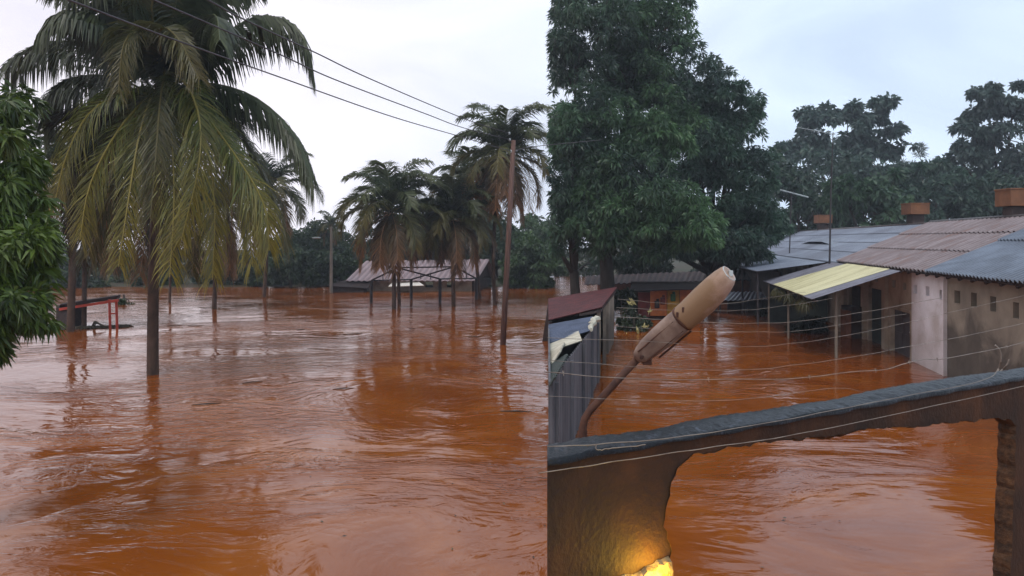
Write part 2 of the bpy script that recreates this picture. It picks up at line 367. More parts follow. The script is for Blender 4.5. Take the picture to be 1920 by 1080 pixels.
# --- the big palm; fronds follow the photograph, each with its own depth
rng = np.random.default_rng(3)
base = WW(287, 702); PY = base.y
big = thing('coconut_palm', base, 'tall coconut palm with huge drooping crown, nearest palm in the water', 'palm')
palm_trunk(big, base - Vector((0, 0, 1.5)), W(304, 190, PY), .19, .15, (-.12, 0, 0), 90)
cc = (306, 185)
FR = [ # px,py,dy control points (after the crown centre), colours, leaflet length
 ([(380, 105, .3), (470, 35, .6), (548, 45, .8), (583, 118, 1)], 'd', 1.1),
 ([(375, 155, -.2), (470, 178, -.6), (548, 245, -.9), (588, 335, -1.2)], 'd', 1.1),
 ([(235, 110, .3), (150, 78, .8), (70, 88, 1), (8, 128, 1.2)], 'd', 1.0),
 ([(235, 95, -1), (180, 38, -1.6), (120, 20, -1.8), (85, 48, -2)], 'd', .9),
 ([(230, 150, .3), (160, 142, .8), (105, 172, 1), (80, 235, 1)], 'd', 1.0),
 ([(255, 170, -1.2), (175, 205, -2), (125, 290, -2.3), (98, 405, -2.3)], 'y', 1.15),
 ([(265, 180, 1.5), (190, 220, 2.2), (150, 310, 2.6), (140, 420, 2.6)], 'm', 1.1),
 ([(288, 175, -1.4), (262, 250, -2.6), (240, 380, -3.0), (222, 500, -3)], 'y', 1.1),
 ([(283, 205, -1.0), (245, 290, -1.5), (190, 400, -1.8), (165, 480, -1.8)], 'm', 1.1),
 ([(315, 190, -1.4), (322, 260, -2.4), (326, 380, -2.8), (318, 520, -2.8)], 'y', 1.05),
 ([(340, 150, -1.6), (372, 215, -2.6), (372, 310, -3.0), (340, 450, -3.1)], 'y', 1.1),
 ([(345, 175, -1.2), (385, 260, -1.8), (402, 390, -2.1), (398, 525, -2.1)], 'y', 1.1),
 ([(350, 170, -.8), (420, 245, -1.3), (460, 370, -1.5), (474, 500, -1.6)], 'y', 1.1),
 ([(370, 180, 0), (450, 250, .2), (505, 350, .2), (540, 462, .2)], 'm', 1.1),
 ([(365, 190, .9), (425, 285, 1.6), (435, 410, 1.9), (428, 520, 1.9)], 'b', 1.0),
 ([(300, 205, 1.2), (282, 320, 2), (275, 420, 2.2), (262, 520, 2.2)], 'b', 1.0),
 ([(330, 200, 1.2), (355, 310, 2), (365, 420, 2.2), (360, 520, 2.2)], 'm', 1.0),
 ([(265, 200, .8), (215, 300, 1.6), (200, 400, 1.9), (205, 500, 1.9)], 'b', 1.0),
 ([(290, 95, -1.6), (262, 55, -2.6), (232, 85, -3.2), (222, 175, -3.5)], 'm', .9),
 ([(300, 85, -2.0), (305, 52, -3.4), (335, 75, -4.2), (375, 150, -4.4)], 'm', .9),
 ([(285, 80, .5), (262, -10, .8), (235, -80, 1), (190, -100, 1.4)], 'd', 1.0),
 ([(318, 70, -.6), (335, -20, -1), (360, -110, -1.2), (400, -130, -1.5)], 'd', 1.0),
 ([(330, 80, .8), (385, -5, 1.4), (440, -60, 1.8), (470, -40, 2.0)], 'd', .95),
 ([(302, 60, 0), (300, -60, 0), (292, -150, .2), (285, -210, .6)], 'd', .9),
 ([(275, 90, -.8), (225, 10, -1.5), (175, -45, -2), (110, -40, -2.2)], 'd', .95),
 ([(296, 80, -1.2), (285, 5, -2.2), (318, -70, -3), (345, -60, -4)], 'm', .9),
 ([(340, 100, -1), (385, 40, -2), (405, 30, -3.2), (412, 75, -4)], 'd', .85),
 ([(270, 190, -1.3), (215, 255, -2.1), (168, 350, -2.4), (150, 450, -2.4)], 'y', 1.1),
 ([(355, 185, -1.5), (440, 290, -2.2), (495, 385, -2.4), (505, 470, -2.4)], 'y', 1.05),
 ([(310, 130, -1), (300, 190, -2.4), (292, 290, -3.0), (282, 410, -3.1)], 'm', 1.0),
]
for k_ in range(14):
    x0 = 300 + (k_ - 6.5) * 15; e = (k_ - 6.5) * 26
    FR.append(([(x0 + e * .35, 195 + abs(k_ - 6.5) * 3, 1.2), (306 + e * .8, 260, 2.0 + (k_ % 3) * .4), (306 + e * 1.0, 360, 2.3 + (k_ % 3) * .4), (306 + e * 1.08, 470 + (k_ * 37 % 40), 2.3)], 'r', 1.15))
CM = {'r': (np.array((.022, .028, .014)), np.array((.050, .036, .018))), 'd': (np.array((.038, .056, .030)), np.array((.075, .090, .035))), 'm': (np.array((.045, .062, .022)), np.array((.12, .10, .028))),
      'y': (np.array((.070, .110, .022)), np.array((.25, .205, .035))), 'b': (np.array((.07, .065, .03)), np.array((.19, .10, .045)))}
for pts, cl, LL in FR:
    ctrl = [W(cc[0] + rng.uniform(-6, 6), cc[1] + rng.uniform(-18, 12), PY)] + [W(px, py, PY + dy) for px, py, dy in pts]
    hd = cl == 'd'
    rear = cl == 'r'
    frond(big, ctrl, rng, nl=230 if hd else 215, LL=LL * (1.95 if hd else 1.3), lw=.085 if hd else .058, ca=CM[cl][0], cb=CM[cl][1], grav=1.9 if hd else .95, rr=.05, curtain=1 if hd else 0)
# dry sheath fibres and flower stalks round the heart
mb = MB()
for k in range(26):
    a = rng.uniform(0, 6.28); p0 = W(306, 196, PY); q = p0 + Vector((math.cos(a) * .3, math.sin(a) * .3, rng.uniform(.0, .9)))
    mb.tube([p0 + Vector((0, 0, -.3)), p0.lerp(q, .6) + Vector((0, 0, .1)), q], [.10, .07, .02], 6, col=(.05, .035, .03))
mb.build('crown_heart', M['palm_leaf'], big)

def palm(px, py, cx, cy, rad, label, seed, nf=20, dry=.3, nl=44, bend=(0, 0, 0), r=.15, dark=1.0, group='smaller coconut palms standing in the flood', lw=.075, Yd=None):
    rng = np.random.default_rng(seed)
    b = WW(px, py)
    if Yd: b = W(px, py, Yd); b.z = 0
    Y = b.y; top = W(cx, cy, Y)
    t = thing('coconut_palm', b, label, 'palm', group)
    palm_trunk(t, b - Vector((0, 0, 1.5)), top, r, r * .75, bend, 40)
    for k in range(nf):
        u = (k + .5) / nf
        az = k * 2.39996 + rng.uniform(-.2, .2); e = R(86 - 140 * u ** 1.1 + rng.uniform(-9, 9))
        L = rad * rng.uniform(1.0, 1.3) * (1.05 if e > 0 else .95)
        n = 6; p = np.array(top) + (0, 0, -.25 * u); ctrl = [p]; el = e
        for s_ in range(n):
            el = el - R(10.5) * (.4 + s_ * .36) * (.75 + .5 * math.cos(max(el, -1.4)))
            el = max(el, R(-86))
            p = p + np.array((math.cos(az) * math.cos(el), math.sin(az) * math.cos(el), math.sin(el))) * L / n
            ctrl.append(p)
        isdry = u > 1 - dry
        ca, cb = CM['b'] if isdry else (CM['d'] if u < .35 else CM['m'])
        if isdry and rng.random() < .5: cb = np.array((.26, .13, .055))
        frond(t, ctrl, rng, nl=int(nl * 1.9), LL=rad * .42, lw=lw * 1.25, ca=ca * dark * 1.5, cb=cb * dark * 1.4, segs=2, grav=1.15, rr=.035)  # fronds lightened: distance haze put into the leaf colour
    return t
palm(738, 579, 733, 392, 3.6, 'round green crowned palm with the thicker of two trunks by the shelter frame', 11, 32, .3, bend=(.1, 0, 0))
palm(751, 570, 758, 405, 2.7, 'thin leaning palm trunk close behind the round crowned palm by the shelter frame', 12, 14, .4, bend=(-.25, 0, 0), r=.13)
palm(851, 574, 848, 405, 3.2, 'dark palm between the two shelter posts, its crown merging with its neighbours', 13, 32, .35, dark=.75)
palm(931, 572, 945, 288, 3.9, 'tallest of the far palms, brown dry skirt hanging behind the utility pole', 14, 36, .42, bend=(-.45, 0, 0))
palm(903, 560, 880, 345, 3.2, 'palm with arching left fronds just left of the utility pole top', 15, 22, .1, dark=.8)
palm(400, 579, 408, 400, 3.4, 'palm behind the big crown, orange dead fronds hanging low over the water', 16, 22, .5)
palm(493, 557, 508, 350, 3.6, 'palm partly hidden behind the right side of the big crown', 17, 22, .25, dark=.75)
palm(131, 622, 140, 330, 3.0, 'thick palm trunk in front of the red framed shelter', 18, 22, .5, r=.19, dark=.8)
palm(157, 614, 160, 350, 2.6, 'thinner palm trunk rising behind the red framed shelter', 19, 18, .5, r=.13, dark=.8)
palm(317, 567, 322, 420, 2.4, 'distant slim palm just right of the big trunk', 20, 16, .5, r=.1, dark=.8)
palm(622, 552, 620, 420, 1.7, 'small palm top poking above the dark trees behind the concrete pole', 21, 14, .2, r=.1, dark=.7, nl=24, Yd=74)

# ------------------------------------------------------------------ broadleaf trees
def leafcloud(blobs, rng, L, Wd, k, c1, c2, clip=None, droop=.5, shell=.55, gap=.0):
    """blobs: (centre, radii, number of clumps). Each clump is a rosette of k leaves."""
    P = []; O = []; TB = []
    for b_ in blobs:
        c, r, n = b_[:3]; TB.append(np.full(n, b_[3] if len(b_) > 3 else 0.))
        ms = max(3, n // 16)
        d = rng.normal(size=(ms, 3)); d /= np.linalg.norm(d, axis=1)[:, None]
        rr = np.where(rng.random(ms) < shell + .15, rng.uniform(.72, .98, ms), rng.random(ms) ** .5 * .8)
        lump = np.array([mnoise.noise((x * 2.3 + c[0], y * 2.3 + c[1], z * 2.3 + c[2])) for x, y, z in d])
        q = d * (rr * (1 + .25 * lump))[:, None]                 # centres of the sprays, in units of the radii
        k_ = rng.integers(0, ms, n); e = rng.normal(size=(n, 3)); e[:, 2] = np.abs(e[:, 2]) * .9 - .25; e /= np.linalg.norm(e, axis=1)[:, None]
        sz = (rng.uniform(.16, .30, ms)[k_] * rng.uniform(.75, 1.05, n))[:, None]
        p = np.array(c) + (q[k_] + e * sz) * np.array(r)
        d = e * .75 + d[k_] * .45; d /= np.linalg.norm(d, axis=1)[:, None]
        P.append(p); O.append(d)
    P = np.concatenate(P); O = np.concatenate(O); TB = np.concatenate(TB)
    if gap:
        g = np.array([mnoise.noise(tuple(q * .75)) for q in P]); m = g > -.32 * (1 + 0 * gap) * (1 / (gap + .001)) * .3; P, O, TB = P[m], O[m], TB[m]
    if clip is not None:
        m = clip(P); P, O, TB = P[m], O[m], TB[m]
    n = len(P)
    tone = np.array([mnoise.noise(tuple(q * .45 + 31)) for q in P]) * 1.3 + rng.normal(0, .2, n) + TB
    Pk = np.repeat(P, k, 0); Ok = np.repeat(O, k, 0); N_ = n * k
    rd = rng.normal(size=(N_, 3)); rd /= np.linalg.norm(rd, axis=1)[:, None]
    D = Ok * .45 + rd * .8 + np.array((0, 0, -droop)); D /= np.linalg.norm(D, axis=1)[:, None]
    Sd = np.cross(D, rng.normal(size=(N_, 3))); Sd /= np.linalg.norm(Sd, axis=1)[:, None]
    ln = (L * rng.uniform(.65, 1.2, N_))[:, None]; wd = (Wd * rng.uniform(.75, 1.2, N_))[:, None]
    B = Pk + rd * L * .15; tip = B + D * ln + np.array((0, 0, -.18)) * ln; mid = B + D * ln * .45 + np.array((0, 0, .05)) * ln
    V = np.stack([B, mid + Sd * wd / 2, tip, mid - Sd * wd / 2], 1).reshape(-1, 3)
    Fc = np.arange(N_ * 4).reshape(-1, 4)
    t = np.clip(np.repeat(tone, k) * .5 + .5 + rng.normal(0, .12, N_), 0, 1)[:, None]
    col = np.array(c1) * (1 - t) + np.array(c2) * t
    return V, Fc, np.repeat(col, 4, 0)
def tree(name, base, blobs, rng, label, cat='tree', group=None, tr=.3, L=.3, Wd=.08, k=8, c1=(.03, .05, .02), c2=(.07, .12, .03), clip=None, droop=.5, shell=.55, fork=.5, trunk=True, gap=0):
    t = thing(name, base, label, cat, group)
    base = Vector(base)
    if trunk:
        mb = MB(); zmin = min(c[2] for c, r, n, *_ in blobs); zf = base.z + max(.6, (zmin - base.z) * fork)
        top = Vector((base.x, base.y, zf))
        mb.tube([base - Vector((0, 0, 1.2)), base.lerp(top, .5) + Vector((tr * .3, 0, 0)), top], [tr * 1.25, tr, tr * .85], 10)
        for c, r, n, *_ in blobs:
            c = Vector(c); q = top.lerp(c, .5) + Vector((0, 0, .12 * (c - top).length))
            if clip is not None and not clip(np.array([list(c)]))[0]: continue
            mb.tube([top - Vector((0, 0, .2)), q, c], [tr * .6, tr * .35, tr * .12], 7)
            for j in range(3):
                d = Vector(rng.normal(size=3)).normalized(); d.x *= r[0] * .75; d.y *= r[1] * .75; d.z = abs(d.z) * r[2] * .75
                e = q.lerp(c, .4) + d
                if clip is not None and not clip(np.array([list(e)]))[0]: continue
                mb.tube([q.lerp(c, .3), q.lerp(c, .4) + d * .5 + Vector((0, 0, .1)), e], [tr * .22, tr * .14, tr * .04], 5)
        mb.build('trunk', M['bark'], t, smooth=True)
    mb = MB(); mb.add(*leafcloud(blobs, rng, L, Wd, k, c1, c2, clip, droop, shell, gap))
    mb.build('crown', M['leaf'], t)
    return t
rng = np.random.default_rng(8)
def B(px, py, Y, r, n, ry=None, rz=None, tone=0.):
    """blob whose radius is given in photo pixels"""
    k = r * Y / F
    return (tuple(W(px, py, Y)), (k, k * (ry or 1), k * (rz or 1)), n, tone)
# near tree at the left edge
tree('mango_tree', (-8.6, 11.6, 0), [B(-55, 210, 11.5, 110, 170, tone=-.7), B(-10, 300, 11, 95, 190, tone=-.7), B(-20, 470, 10.5, 105, 210), B(5, 385, 11.3, 85, 190, tone=-.4), B(-5, 570, 10, 85, 190), B(-60, 620, 10, 85, 110),
     B(-120, 400, 11.5, 150, 150), B(-170, 250, 12, 140, 90)], rng,
     'bright green leafy tree filling the left edge of the photo, near the viewer', tr=.28, L=.24, Wd=.05, k=11, c1=(.022, .042, .010), c2=(.13, .20, .028), droop=.75, fork=.35)
# the two big mango trees by the lane and a third behind them; pruned flat on their left
def seam(P): return P[:, 0] > .0475 * P[:, 1] + .22
DG1, DG2 = (.020, .042, .033), (.078, .155, .082)
tree('mango_tree', (W(1076, 525, 43).x, 43, 0), [B(1080, 60, 43, 125, 1300, 1, tone=-.4), B(1075, 240, 41, 60, 500, tone=.9), B(1080, 160, 42.5, 110, 700, tone=-.5), B(1070, 320, 42, 105, 1000), B(1060, 410, 42, 75, 600), B(1035, 470, 42, 34, 120), B(1150, -60, 43, 150, 500)], rng,
     'huge dark tree with the thinner trunk, its crown reaching the top of the picture', tr=.3, L=.38, Wd=.09, k=13, c1=DG1, c2=DG2, clip=seam, fork=.7, group='big dark trees at the head of the lane')
tree('mango_tree', (W(1133, 525, 45).x, 44.5, 0), [B(1205, 85, 44, 100, 1200), B(1215, 150, 44, 95, 700, tone=-.6), B(1235, 240, 42, 72, 650, tone=.5), B(1170, 300, 41, 100, 1000), B(1130, 410, 41, 75, 700, tone=.2), B(1210, 410, 40, 90, 900), B(1290, 420, 39.5, 62, 600, 1, .85, tone=.9), B(1240, -10, 44, 62, 200), B(1268, 2, 43, 22, 30)], rng,
     'dark tree with thick black trunk beside the thinner trunk, crown spreading over the lane', tr=.44, L=.38, Wd=.09, k=13, c1=DG1, c2=(.09, .185, .075), clip=seam, fork=.75, group='big dark trees at the head of the lane')
tree('mango_tree', (W(1340, 525, 47).x, 48, 0), [B(1345, 190, 47, 75, 750), B(1290, 190, 47, 75, 500), B(1440, 420, 47, 40, 250), B(1395, 215, 46, 32, 150), B(1310, 300, 47, 105, 1000), B(1375, 330, 47, 80, 800), B(1400, 410, 46, 62, 700, tone=-.3), B(1436, 360, 47, 24, 90), B(1375, 462, 45, 72, 600, 1, .45, tone=-.5), B(1270, 460, 46, 70, 500, 1, .5), B(1180, 475, 48, 70, 300, 1, .4)], rng,
     'rounded dark tree leaning right beside the sky, its crown over the grey roofs', tr=.35, L=.38, Wd=.09, k=13, c1=(.022, .045, .038), c2=(.075, .15, .095), clip=seam, fork=.7, group='big dark trees at the head of the lane')
# trees behind the roofs on the right
FG = 'trees beyond the long roof'
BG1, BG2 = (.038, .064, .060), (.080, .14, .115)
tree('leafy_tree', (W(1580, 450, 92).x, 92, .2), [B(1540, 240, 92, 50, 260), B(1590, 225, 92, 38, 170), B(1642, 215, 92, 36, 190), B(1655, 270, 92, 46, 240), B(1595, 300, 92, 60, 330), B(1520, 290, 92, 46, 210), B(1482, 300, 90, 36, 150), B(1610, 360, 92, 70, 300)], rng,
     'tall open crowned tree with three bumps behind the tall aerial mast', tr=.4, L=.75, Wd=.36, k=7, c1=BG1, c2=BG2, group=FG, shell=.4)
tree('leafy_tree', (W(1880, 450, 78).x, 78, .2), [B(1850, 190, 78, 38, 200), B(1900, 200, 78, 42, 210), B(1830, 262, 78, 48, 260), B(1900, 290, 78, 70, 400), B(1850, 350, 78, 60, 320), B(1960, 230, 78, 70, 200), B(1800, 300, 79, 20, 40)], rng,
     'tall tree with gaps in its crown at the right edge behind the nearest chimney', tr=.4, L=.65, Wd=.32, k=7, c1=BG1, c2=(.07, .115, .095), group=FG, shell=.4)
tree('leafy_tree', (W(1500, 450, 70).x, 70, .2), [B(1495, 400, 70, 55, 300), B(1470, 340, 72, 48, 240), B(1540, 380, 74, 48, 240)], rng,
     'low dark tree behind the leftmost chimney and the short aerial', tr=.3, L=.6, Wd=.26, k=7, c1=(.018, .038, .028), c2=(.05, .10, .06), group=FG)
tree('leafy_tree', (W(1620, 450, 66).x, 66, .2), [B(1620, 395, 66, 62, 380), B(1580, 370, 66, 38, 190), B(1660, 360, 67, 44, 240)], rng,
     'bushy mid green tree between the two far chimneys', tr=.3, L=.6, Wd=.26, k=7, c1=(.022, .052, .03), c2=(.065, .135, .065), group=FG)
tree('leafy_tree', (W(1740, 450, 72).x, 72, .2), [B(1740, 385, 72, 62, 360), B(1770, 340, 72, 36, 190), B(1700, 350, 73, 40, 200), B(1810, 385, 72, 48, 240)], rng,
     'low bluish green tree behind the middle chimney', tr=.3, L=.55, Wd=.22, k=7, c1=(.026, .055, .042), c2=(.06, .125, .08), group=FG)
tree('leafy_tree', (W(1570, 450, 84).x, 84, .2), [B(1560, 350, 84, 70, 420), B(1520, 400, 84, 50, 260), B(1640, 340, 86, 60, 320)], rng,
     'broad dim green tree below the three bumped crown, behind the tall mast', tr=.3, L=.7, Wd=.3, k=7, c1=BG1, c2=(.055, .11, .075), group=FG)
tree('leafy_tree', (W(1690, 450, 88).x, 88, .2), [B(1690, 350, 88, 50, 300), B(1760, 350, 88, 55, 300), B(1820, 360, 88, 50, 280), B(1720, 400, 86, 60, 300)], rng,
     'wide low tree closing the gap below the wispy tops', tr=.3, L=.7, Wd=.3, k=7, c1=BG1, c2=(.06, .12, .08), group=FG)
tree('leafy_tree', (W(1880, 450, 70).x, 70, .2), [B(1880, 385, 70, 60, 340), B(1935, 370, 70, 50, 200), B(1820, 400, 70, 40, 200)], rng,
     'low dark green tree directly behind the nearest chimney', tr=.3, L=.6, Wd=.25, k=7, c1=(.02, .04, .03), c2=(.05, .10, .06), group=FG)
tree('feathery_tree', (W(1716, 450, 100).x, 100, .2), [B(1716, 300, 100, 17, 60, 1, 1.9), B(1700, 320, 100, 18, 50), B(1732, 325, 100, 18, 50)], rng,
     'pale wispy pointed tree rising in the gap, left one of two', tr=.2, L=.9, Wd=.10, k=6, c1=(.05, .075, .06), c2=(.08, .11, .09), droop=-.3, group='wispy trees in the gap')
tree('feathery_tree', (W(1760, 450, 100).x, 100, .2), [B(1758, 312, 100, 13, 34, 1, 1.9), B(1776, 318, 100, 15, 30)], rng,
     'pale wispy low tree rising in the gap, right one of two', tr=.2, L=.9, Wd=.10, k=6, c1=(.05, .075, .06), c2=(.08, .11, .09), droop=-.3, group='wispy trees in the gap')
# treeline behind the flood on the left
def bush(px, py, Y, r, label, rz=.8, c2=(.045, .08, .03), c1=(.018, .035, .016), nm='leafy_tree', L=.5, n=260, group='trees on the far bank'):
    k = r * Y / F; c = W(px, py, Y)
    blobs = [(tuple(c), (k, k * .8, k * rz), n), (tuple(c + Vector((k * .6, .5, -k * .35))), (k * .6, k * .6, k * .5), n // 2), (tuple(c + Vector((-k * .65, .3, -k * .3))), (k * .6, k * .6, k * .5), n // 2)]
    return tree(nm, (c.x, Y, .1), blobs, rng, label, group=group, tr=max(.08, k * .06), L=L, Wd=L * .4, k=7, c1=c1, c2=c2)
bush(585, 475, 78, 66, 'broad dark round tree left of the long pink roof', n=520)
bush(545, 500, 70, 40, 'low dark tree below the half hidden palm', n=260)
bush(650, 470, 80, 52, 'dark tree behind the left end of the long pink roof', n=360)
bush(760, 470, 88, 60, 'dark tree behind the round crowned palm', n=380)
bush(850, 455, 88, 62, 'dark tree behind the middle of the long pink roof', n=380)
bush(930, 465, 84, 55, 'dark tree behind the roof gable and the pole', n=320)
bush(1000, 480, 70, 48, 'brighter green tree right of the utility pole', c2=(.085, .15, .05), c1=(.03, .06, .025), n=420)
bush(1010, 445, 84, 50, 'dark tree rising behind the brighter green one', n=320)
bush(1080, 470, 92, 70, 'dim tree seen between the two big trunks', n=320)
bush(400, 528, 76, 30, 'round dark bush by the water behind the big palm', nm='bush', n=200)
bush(460, 525, 82, 34, 'low bush row right of the big palm trunk', nm='bush', n=200)
bush(255, 515, 76, 36, 'mid green bush behind the big palm trunk', nm='bush', n=240, c2=(.06, .10, .03))
bush(190, 500, 80, 44, 'pale green tree beyond the red framed shelter', n=240, c2=(.07, .11, .04))
bush(95, 500, 78, 56, 'dark tree beyond the shelter near the left edge', n=320)
bush(20, 470, 84, 60, 'dark tree behind the leafy left edge', n=240)
bush(340, 500, 88, 44, 'dim tree far behind the big palm', n=240)
bush(60, 520, 71, 50, 'dark bushy tree at the water line behind the leafy left edge', n=320)
bush(155, 525, 71, 36, 'dark bush at the water line between the two left palm trunks', nm='bush', n=240)
bush(300, 520, 72, 40, 'dark bushy tree just right of the big palm trunk at the water line', n=300)
bush(430, 500, 74, 52, 'dark rounded tree right behind the orange dead fronds', n=360)
bush(500, 505, 73, 44, 'dark tree at the water line under the half hidden palm', n=320)
bush(555, 470, 76, 52, 'tall dark tree left of the concrete pole', n=400)
bush(640, 500, 72, 42, 'dark bushy tree right of the concrete pole beside the dark shed', n=360)
bush(700, 460, 82, 50, 'dark tree above the left end of the pink roof', n=320)
bush(800, 445, 84, 54, 'dark tree between the two crowned palms behind the pink roof', n=360)
bush(895, 450, 80, 52, 'dark tree behind the leaning trunk right of the pink roof', n=360)
bush(985, 515, 70, 40, 'green shrub at the water line right of the utility pole', c2=(.08, .14, .05), c1=(.03, .06, .025), n=320)
bush(600, 450, 86, 50, 'tall dark tree behind the concrete pole, its top above the neighbours', n=420)
bush(820, 420, 90, 52, 'taller dark tree behind the palms in the middle distance', n=400)
bush(905, 425, 90, 50, 'taller dim tree far behind the brown palm skirt', n=400)
bush(985, 440, 78, 48, 'tall green tree behind the shrub right of the utility pole', c2=(.08, .14, .06), c1=(.03, .06, .03), n=420)
bush(232, 575, 52, 15, 'small green shrub half drowned right of the red posts', nm='bush', n=60, L=.3)

# ------------------------------------------------------------------ haze-free far house and shelter on the left
def quad_prism(mb, P, th):                                  # P: four world points, thickened downwards
    P = [Vector(p) for p in P]; n = (P[1] - P[0]).cross(P[3] - P[0]).normalized()
    if n.z < 0: n = -n
    return mb.hexa([p - n * th for p in P] + P)
def corr(mb, A, Bp, C, D, pitch, amp, n2=2, sub=6):
    """corrugated sheet, waves counted along A->B, running A->D"""
    A, Bp, C, D = map(Vector, (A, Bp, C, D)); L = (Bp - A).length; m = max(8, int(L / pitch * sub))
    n = (Bp - A).cross(D - A).normalized()
    if n.z < 0: n = -n
    V = []
    for i in range(m + 1):
        u = i / m; o = n * amp * math.sin(2 * math.pi * u * L / pitch)
        for j in range(n2 + 1):
            v = j / n2; p = A.lerp(Bp, u).lerp(D.lerp(C, u), v)
            V.append(tuple(p + o + Vector((0, 0, .012 * mnoise.noise(tuple(p * .6))))))
    k = n2 + 1
    cr = np.repeat([.5 + .5 * math.sin(2 * math.pi * i / m * L / pitch) for i in range(m + 1)], k)  # crest height, drives the rib shading painted into the colour
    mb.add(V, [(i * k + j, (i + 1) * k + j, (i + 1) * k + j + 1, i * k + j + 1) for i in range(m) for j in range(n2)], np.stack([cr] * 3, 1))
    return mb
hY = 66.0
fh = thing('far_house', (W(780, 545, hY).x, hY, 0), 'low flooded house with long pinkish grey roof beyond the shelter frame', 'house')
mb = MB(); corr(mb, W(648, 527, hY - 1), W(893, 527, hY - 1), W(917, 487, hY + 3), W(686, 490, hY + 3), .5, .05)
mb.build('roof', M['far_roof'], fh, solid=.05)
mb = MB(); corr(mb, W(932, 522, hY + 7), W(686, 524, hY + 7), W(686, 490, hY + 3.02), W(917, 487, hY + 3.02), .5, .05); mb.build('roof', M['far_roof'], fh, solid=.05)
mb = MB(); x0, x1 = W(672, 530, hY).x, W(885, 530, hY).x
slab(mb, [(x0, -1), (x1, -1), (x1, .98), (x0, .98)], [[(x0 + 4 + i * 1.9, .3), (x0 + 4.7 + i * 1.9, .3), (x0 + 4.7 + i * 1.9, .8), (x0 + 4 + i * 1.9, .8)] for i in range(3)], lambda a, b, t: (a, hY + t, b), 0, .25)
mb.build('wall', M['cream_wall'], fh)
mb = MB(); a, b_, c = W(893, 530, hY), W(925, 530, hY + 7), W(917, 490, hY + 3)
mb.hexa([(a.x - .4, a.y, -1), (a.x - .2, a.y, -1), (b_.x - .2, b_.y, -1), (b_.x - .4, b_.y, -1), (a.x - .4, a.y, .95), (a.x - .2, a.y, .95), (b_.x - .2, b_.y, .95), (b_.x - .4, b_.y, .95)])
mb.add([(a.x - .25, a.y, .94), (b_.x - .25, b_.y, .94), (c.x - .3, c.y, 2.55)], [(0, 1, 2)])
mb.build('gable_wall', M['dark_masonry'], fh)
mb = MB(); p = W(722, 492, hY + 2.7); mb.box((p.x, p.y, p.z - .05), (.75, .7, .75)); mb.box((p.x, p.y, p.z + .36), (.95, .9, .14)); mb.build('chimney', M['orange'], fh)
mb = MB(); quad_prism(mb, [W(728, 537, hY - 2.5), W(795, 535, hY - 2.5), W(785, 528, hY - .6), W(735, 530, hY - .6)], .05); mb.build('awning', M['white_sheet'], fh)
ow = thing('outbuilding', (W(650, 540, 64).x, 64, 0), 'low dark shed with sloping roof at the left end of the pink roofed house', 'shed')
mb = MB(); mb.box((W(650, 540, 64).x, 64.8, .0), (2.9, 1.6, .9)); mb.build('wall', M['dark_masonry'], ow)
mb = MB(); quad_prism(mb, [W(612, 536, 63.8), W(690, 540, 63.8), W(695, 526, 66), W(650, 524, 66)], .06); mb.build('roof', M['rust_roof'], ow)

# steel shelter frame: four posts, front and rear gable, ridge beam
sf = thing('shelter_frame', WW(760, 567), 'bare steel shelter frame of posts and gable bars standing in the flood', 'frame')
P1, P2, P3, P4 = WW(696, 569), WW(825, 569), WW(893, 562), WW(771, 562)
def up(p, py): return Vector((p.x, p.y, H + (HOR - py) / F * p.y))
e1, e2, e3, e4 = up(P1, 526), up(P2, 523), up(P3, 522), up(P4, 524)
for p, e in ((P1, e1), (P2, e2), (P3, e3), (P4, e4)):
    MB().tube([p - Vector((0, 0, 1)), e], .11, 8).build('post', M['dark_metal'], sf)
r1, r2 = W(745, 502, P1.y), W(852, 500, P3.y)
for a, b_ in ((e1, r1), (r1, e2), (e4, r2), (r2, e3)):
    MB().tube([a, b_], .06, 6).build('rafter', M['dark_metal'], sf)
for a, b_ in ((r1, r2), (e1, e4), (e2, e3)):
    MB().tube([a, b_], .05, 6).build('beam', M['dark_metal'], sf)
for a, b_ in ((e1, r1), (e2, r1), (e4, r2), (e3, r2)):
    q = a.lerp(b_, .45); MB().tube([q, Vector((q.x, q.y, a.z))], .035, 5).build('strut', M['dark_metal'], sf)

# concrete lamp pole by the far trees
lp = WW(621, 549)
cp = thing('street_lamp', lp, 'slim pale concrete lamp pole in front of the dark far trees', 'street lamp')
MB().tube([lp - Vector((0, 0, 1)), up(lp, 425)], [.16, .10], 8).build('pole', M['concrete_pole'], cp)
a = up(lp, 440); b_ = W(596, 446, lp.y)
MB().tube([a, a.lerp(b_, .5) + Vector((0, 0, .25)), b_], .04, 6).build('arm', M['dark_metal'], cp)
MB().loft([(b_ + Vector((dx, 0, 0)), (0, 1, 0), (0, 0, 1), .12 * s_, .08 * s_) for dx, s_ in ((.25, .5), (.1, 1), (-.3, 1), (-.5, .3))], 10).build('lamp_head', M['pale_metal'], cp, smooth=True)
# leaning timber utility pole with insulators and cables
up0 = WW(943, 646); top = W(963, 263, up0.y)
ut = thing('utility_pole', up0, 'leaning wooden utility pole in the flood carrying three cables', 'utility pole')
MB().tube([up0 - (top - up0).normalized() * 1.5, up0.lerp(top, .5), top], [.135, .12, .10], 12).build('pole', M['wood'], ut, smooth=True)
ends = []
for i, (px, py) in enumerate([(961, 284), (958, 262), (957, 250)]):
    q = W(px - 2, py, up0.y - .05)
    MB().tube([q + Vector((.13, 0, -.12)), q + Vector((.02, 0, -.12)), q + Vector((0, 0, -.02))], .014, 6).build('bracket', M['dark_metal'], ut)
    MB().loft([(q + Vector((0, 0, z)), (1, 0, 0), (0, 1, 0), r_, r_) for z, r_ in ((-.06, .03), (-.03, .05), (0, .04), (.03, .05), (.06, .02))], 10).build('insulator', M['pale_metal'], ut, smooth=True)
    ends.append(q)
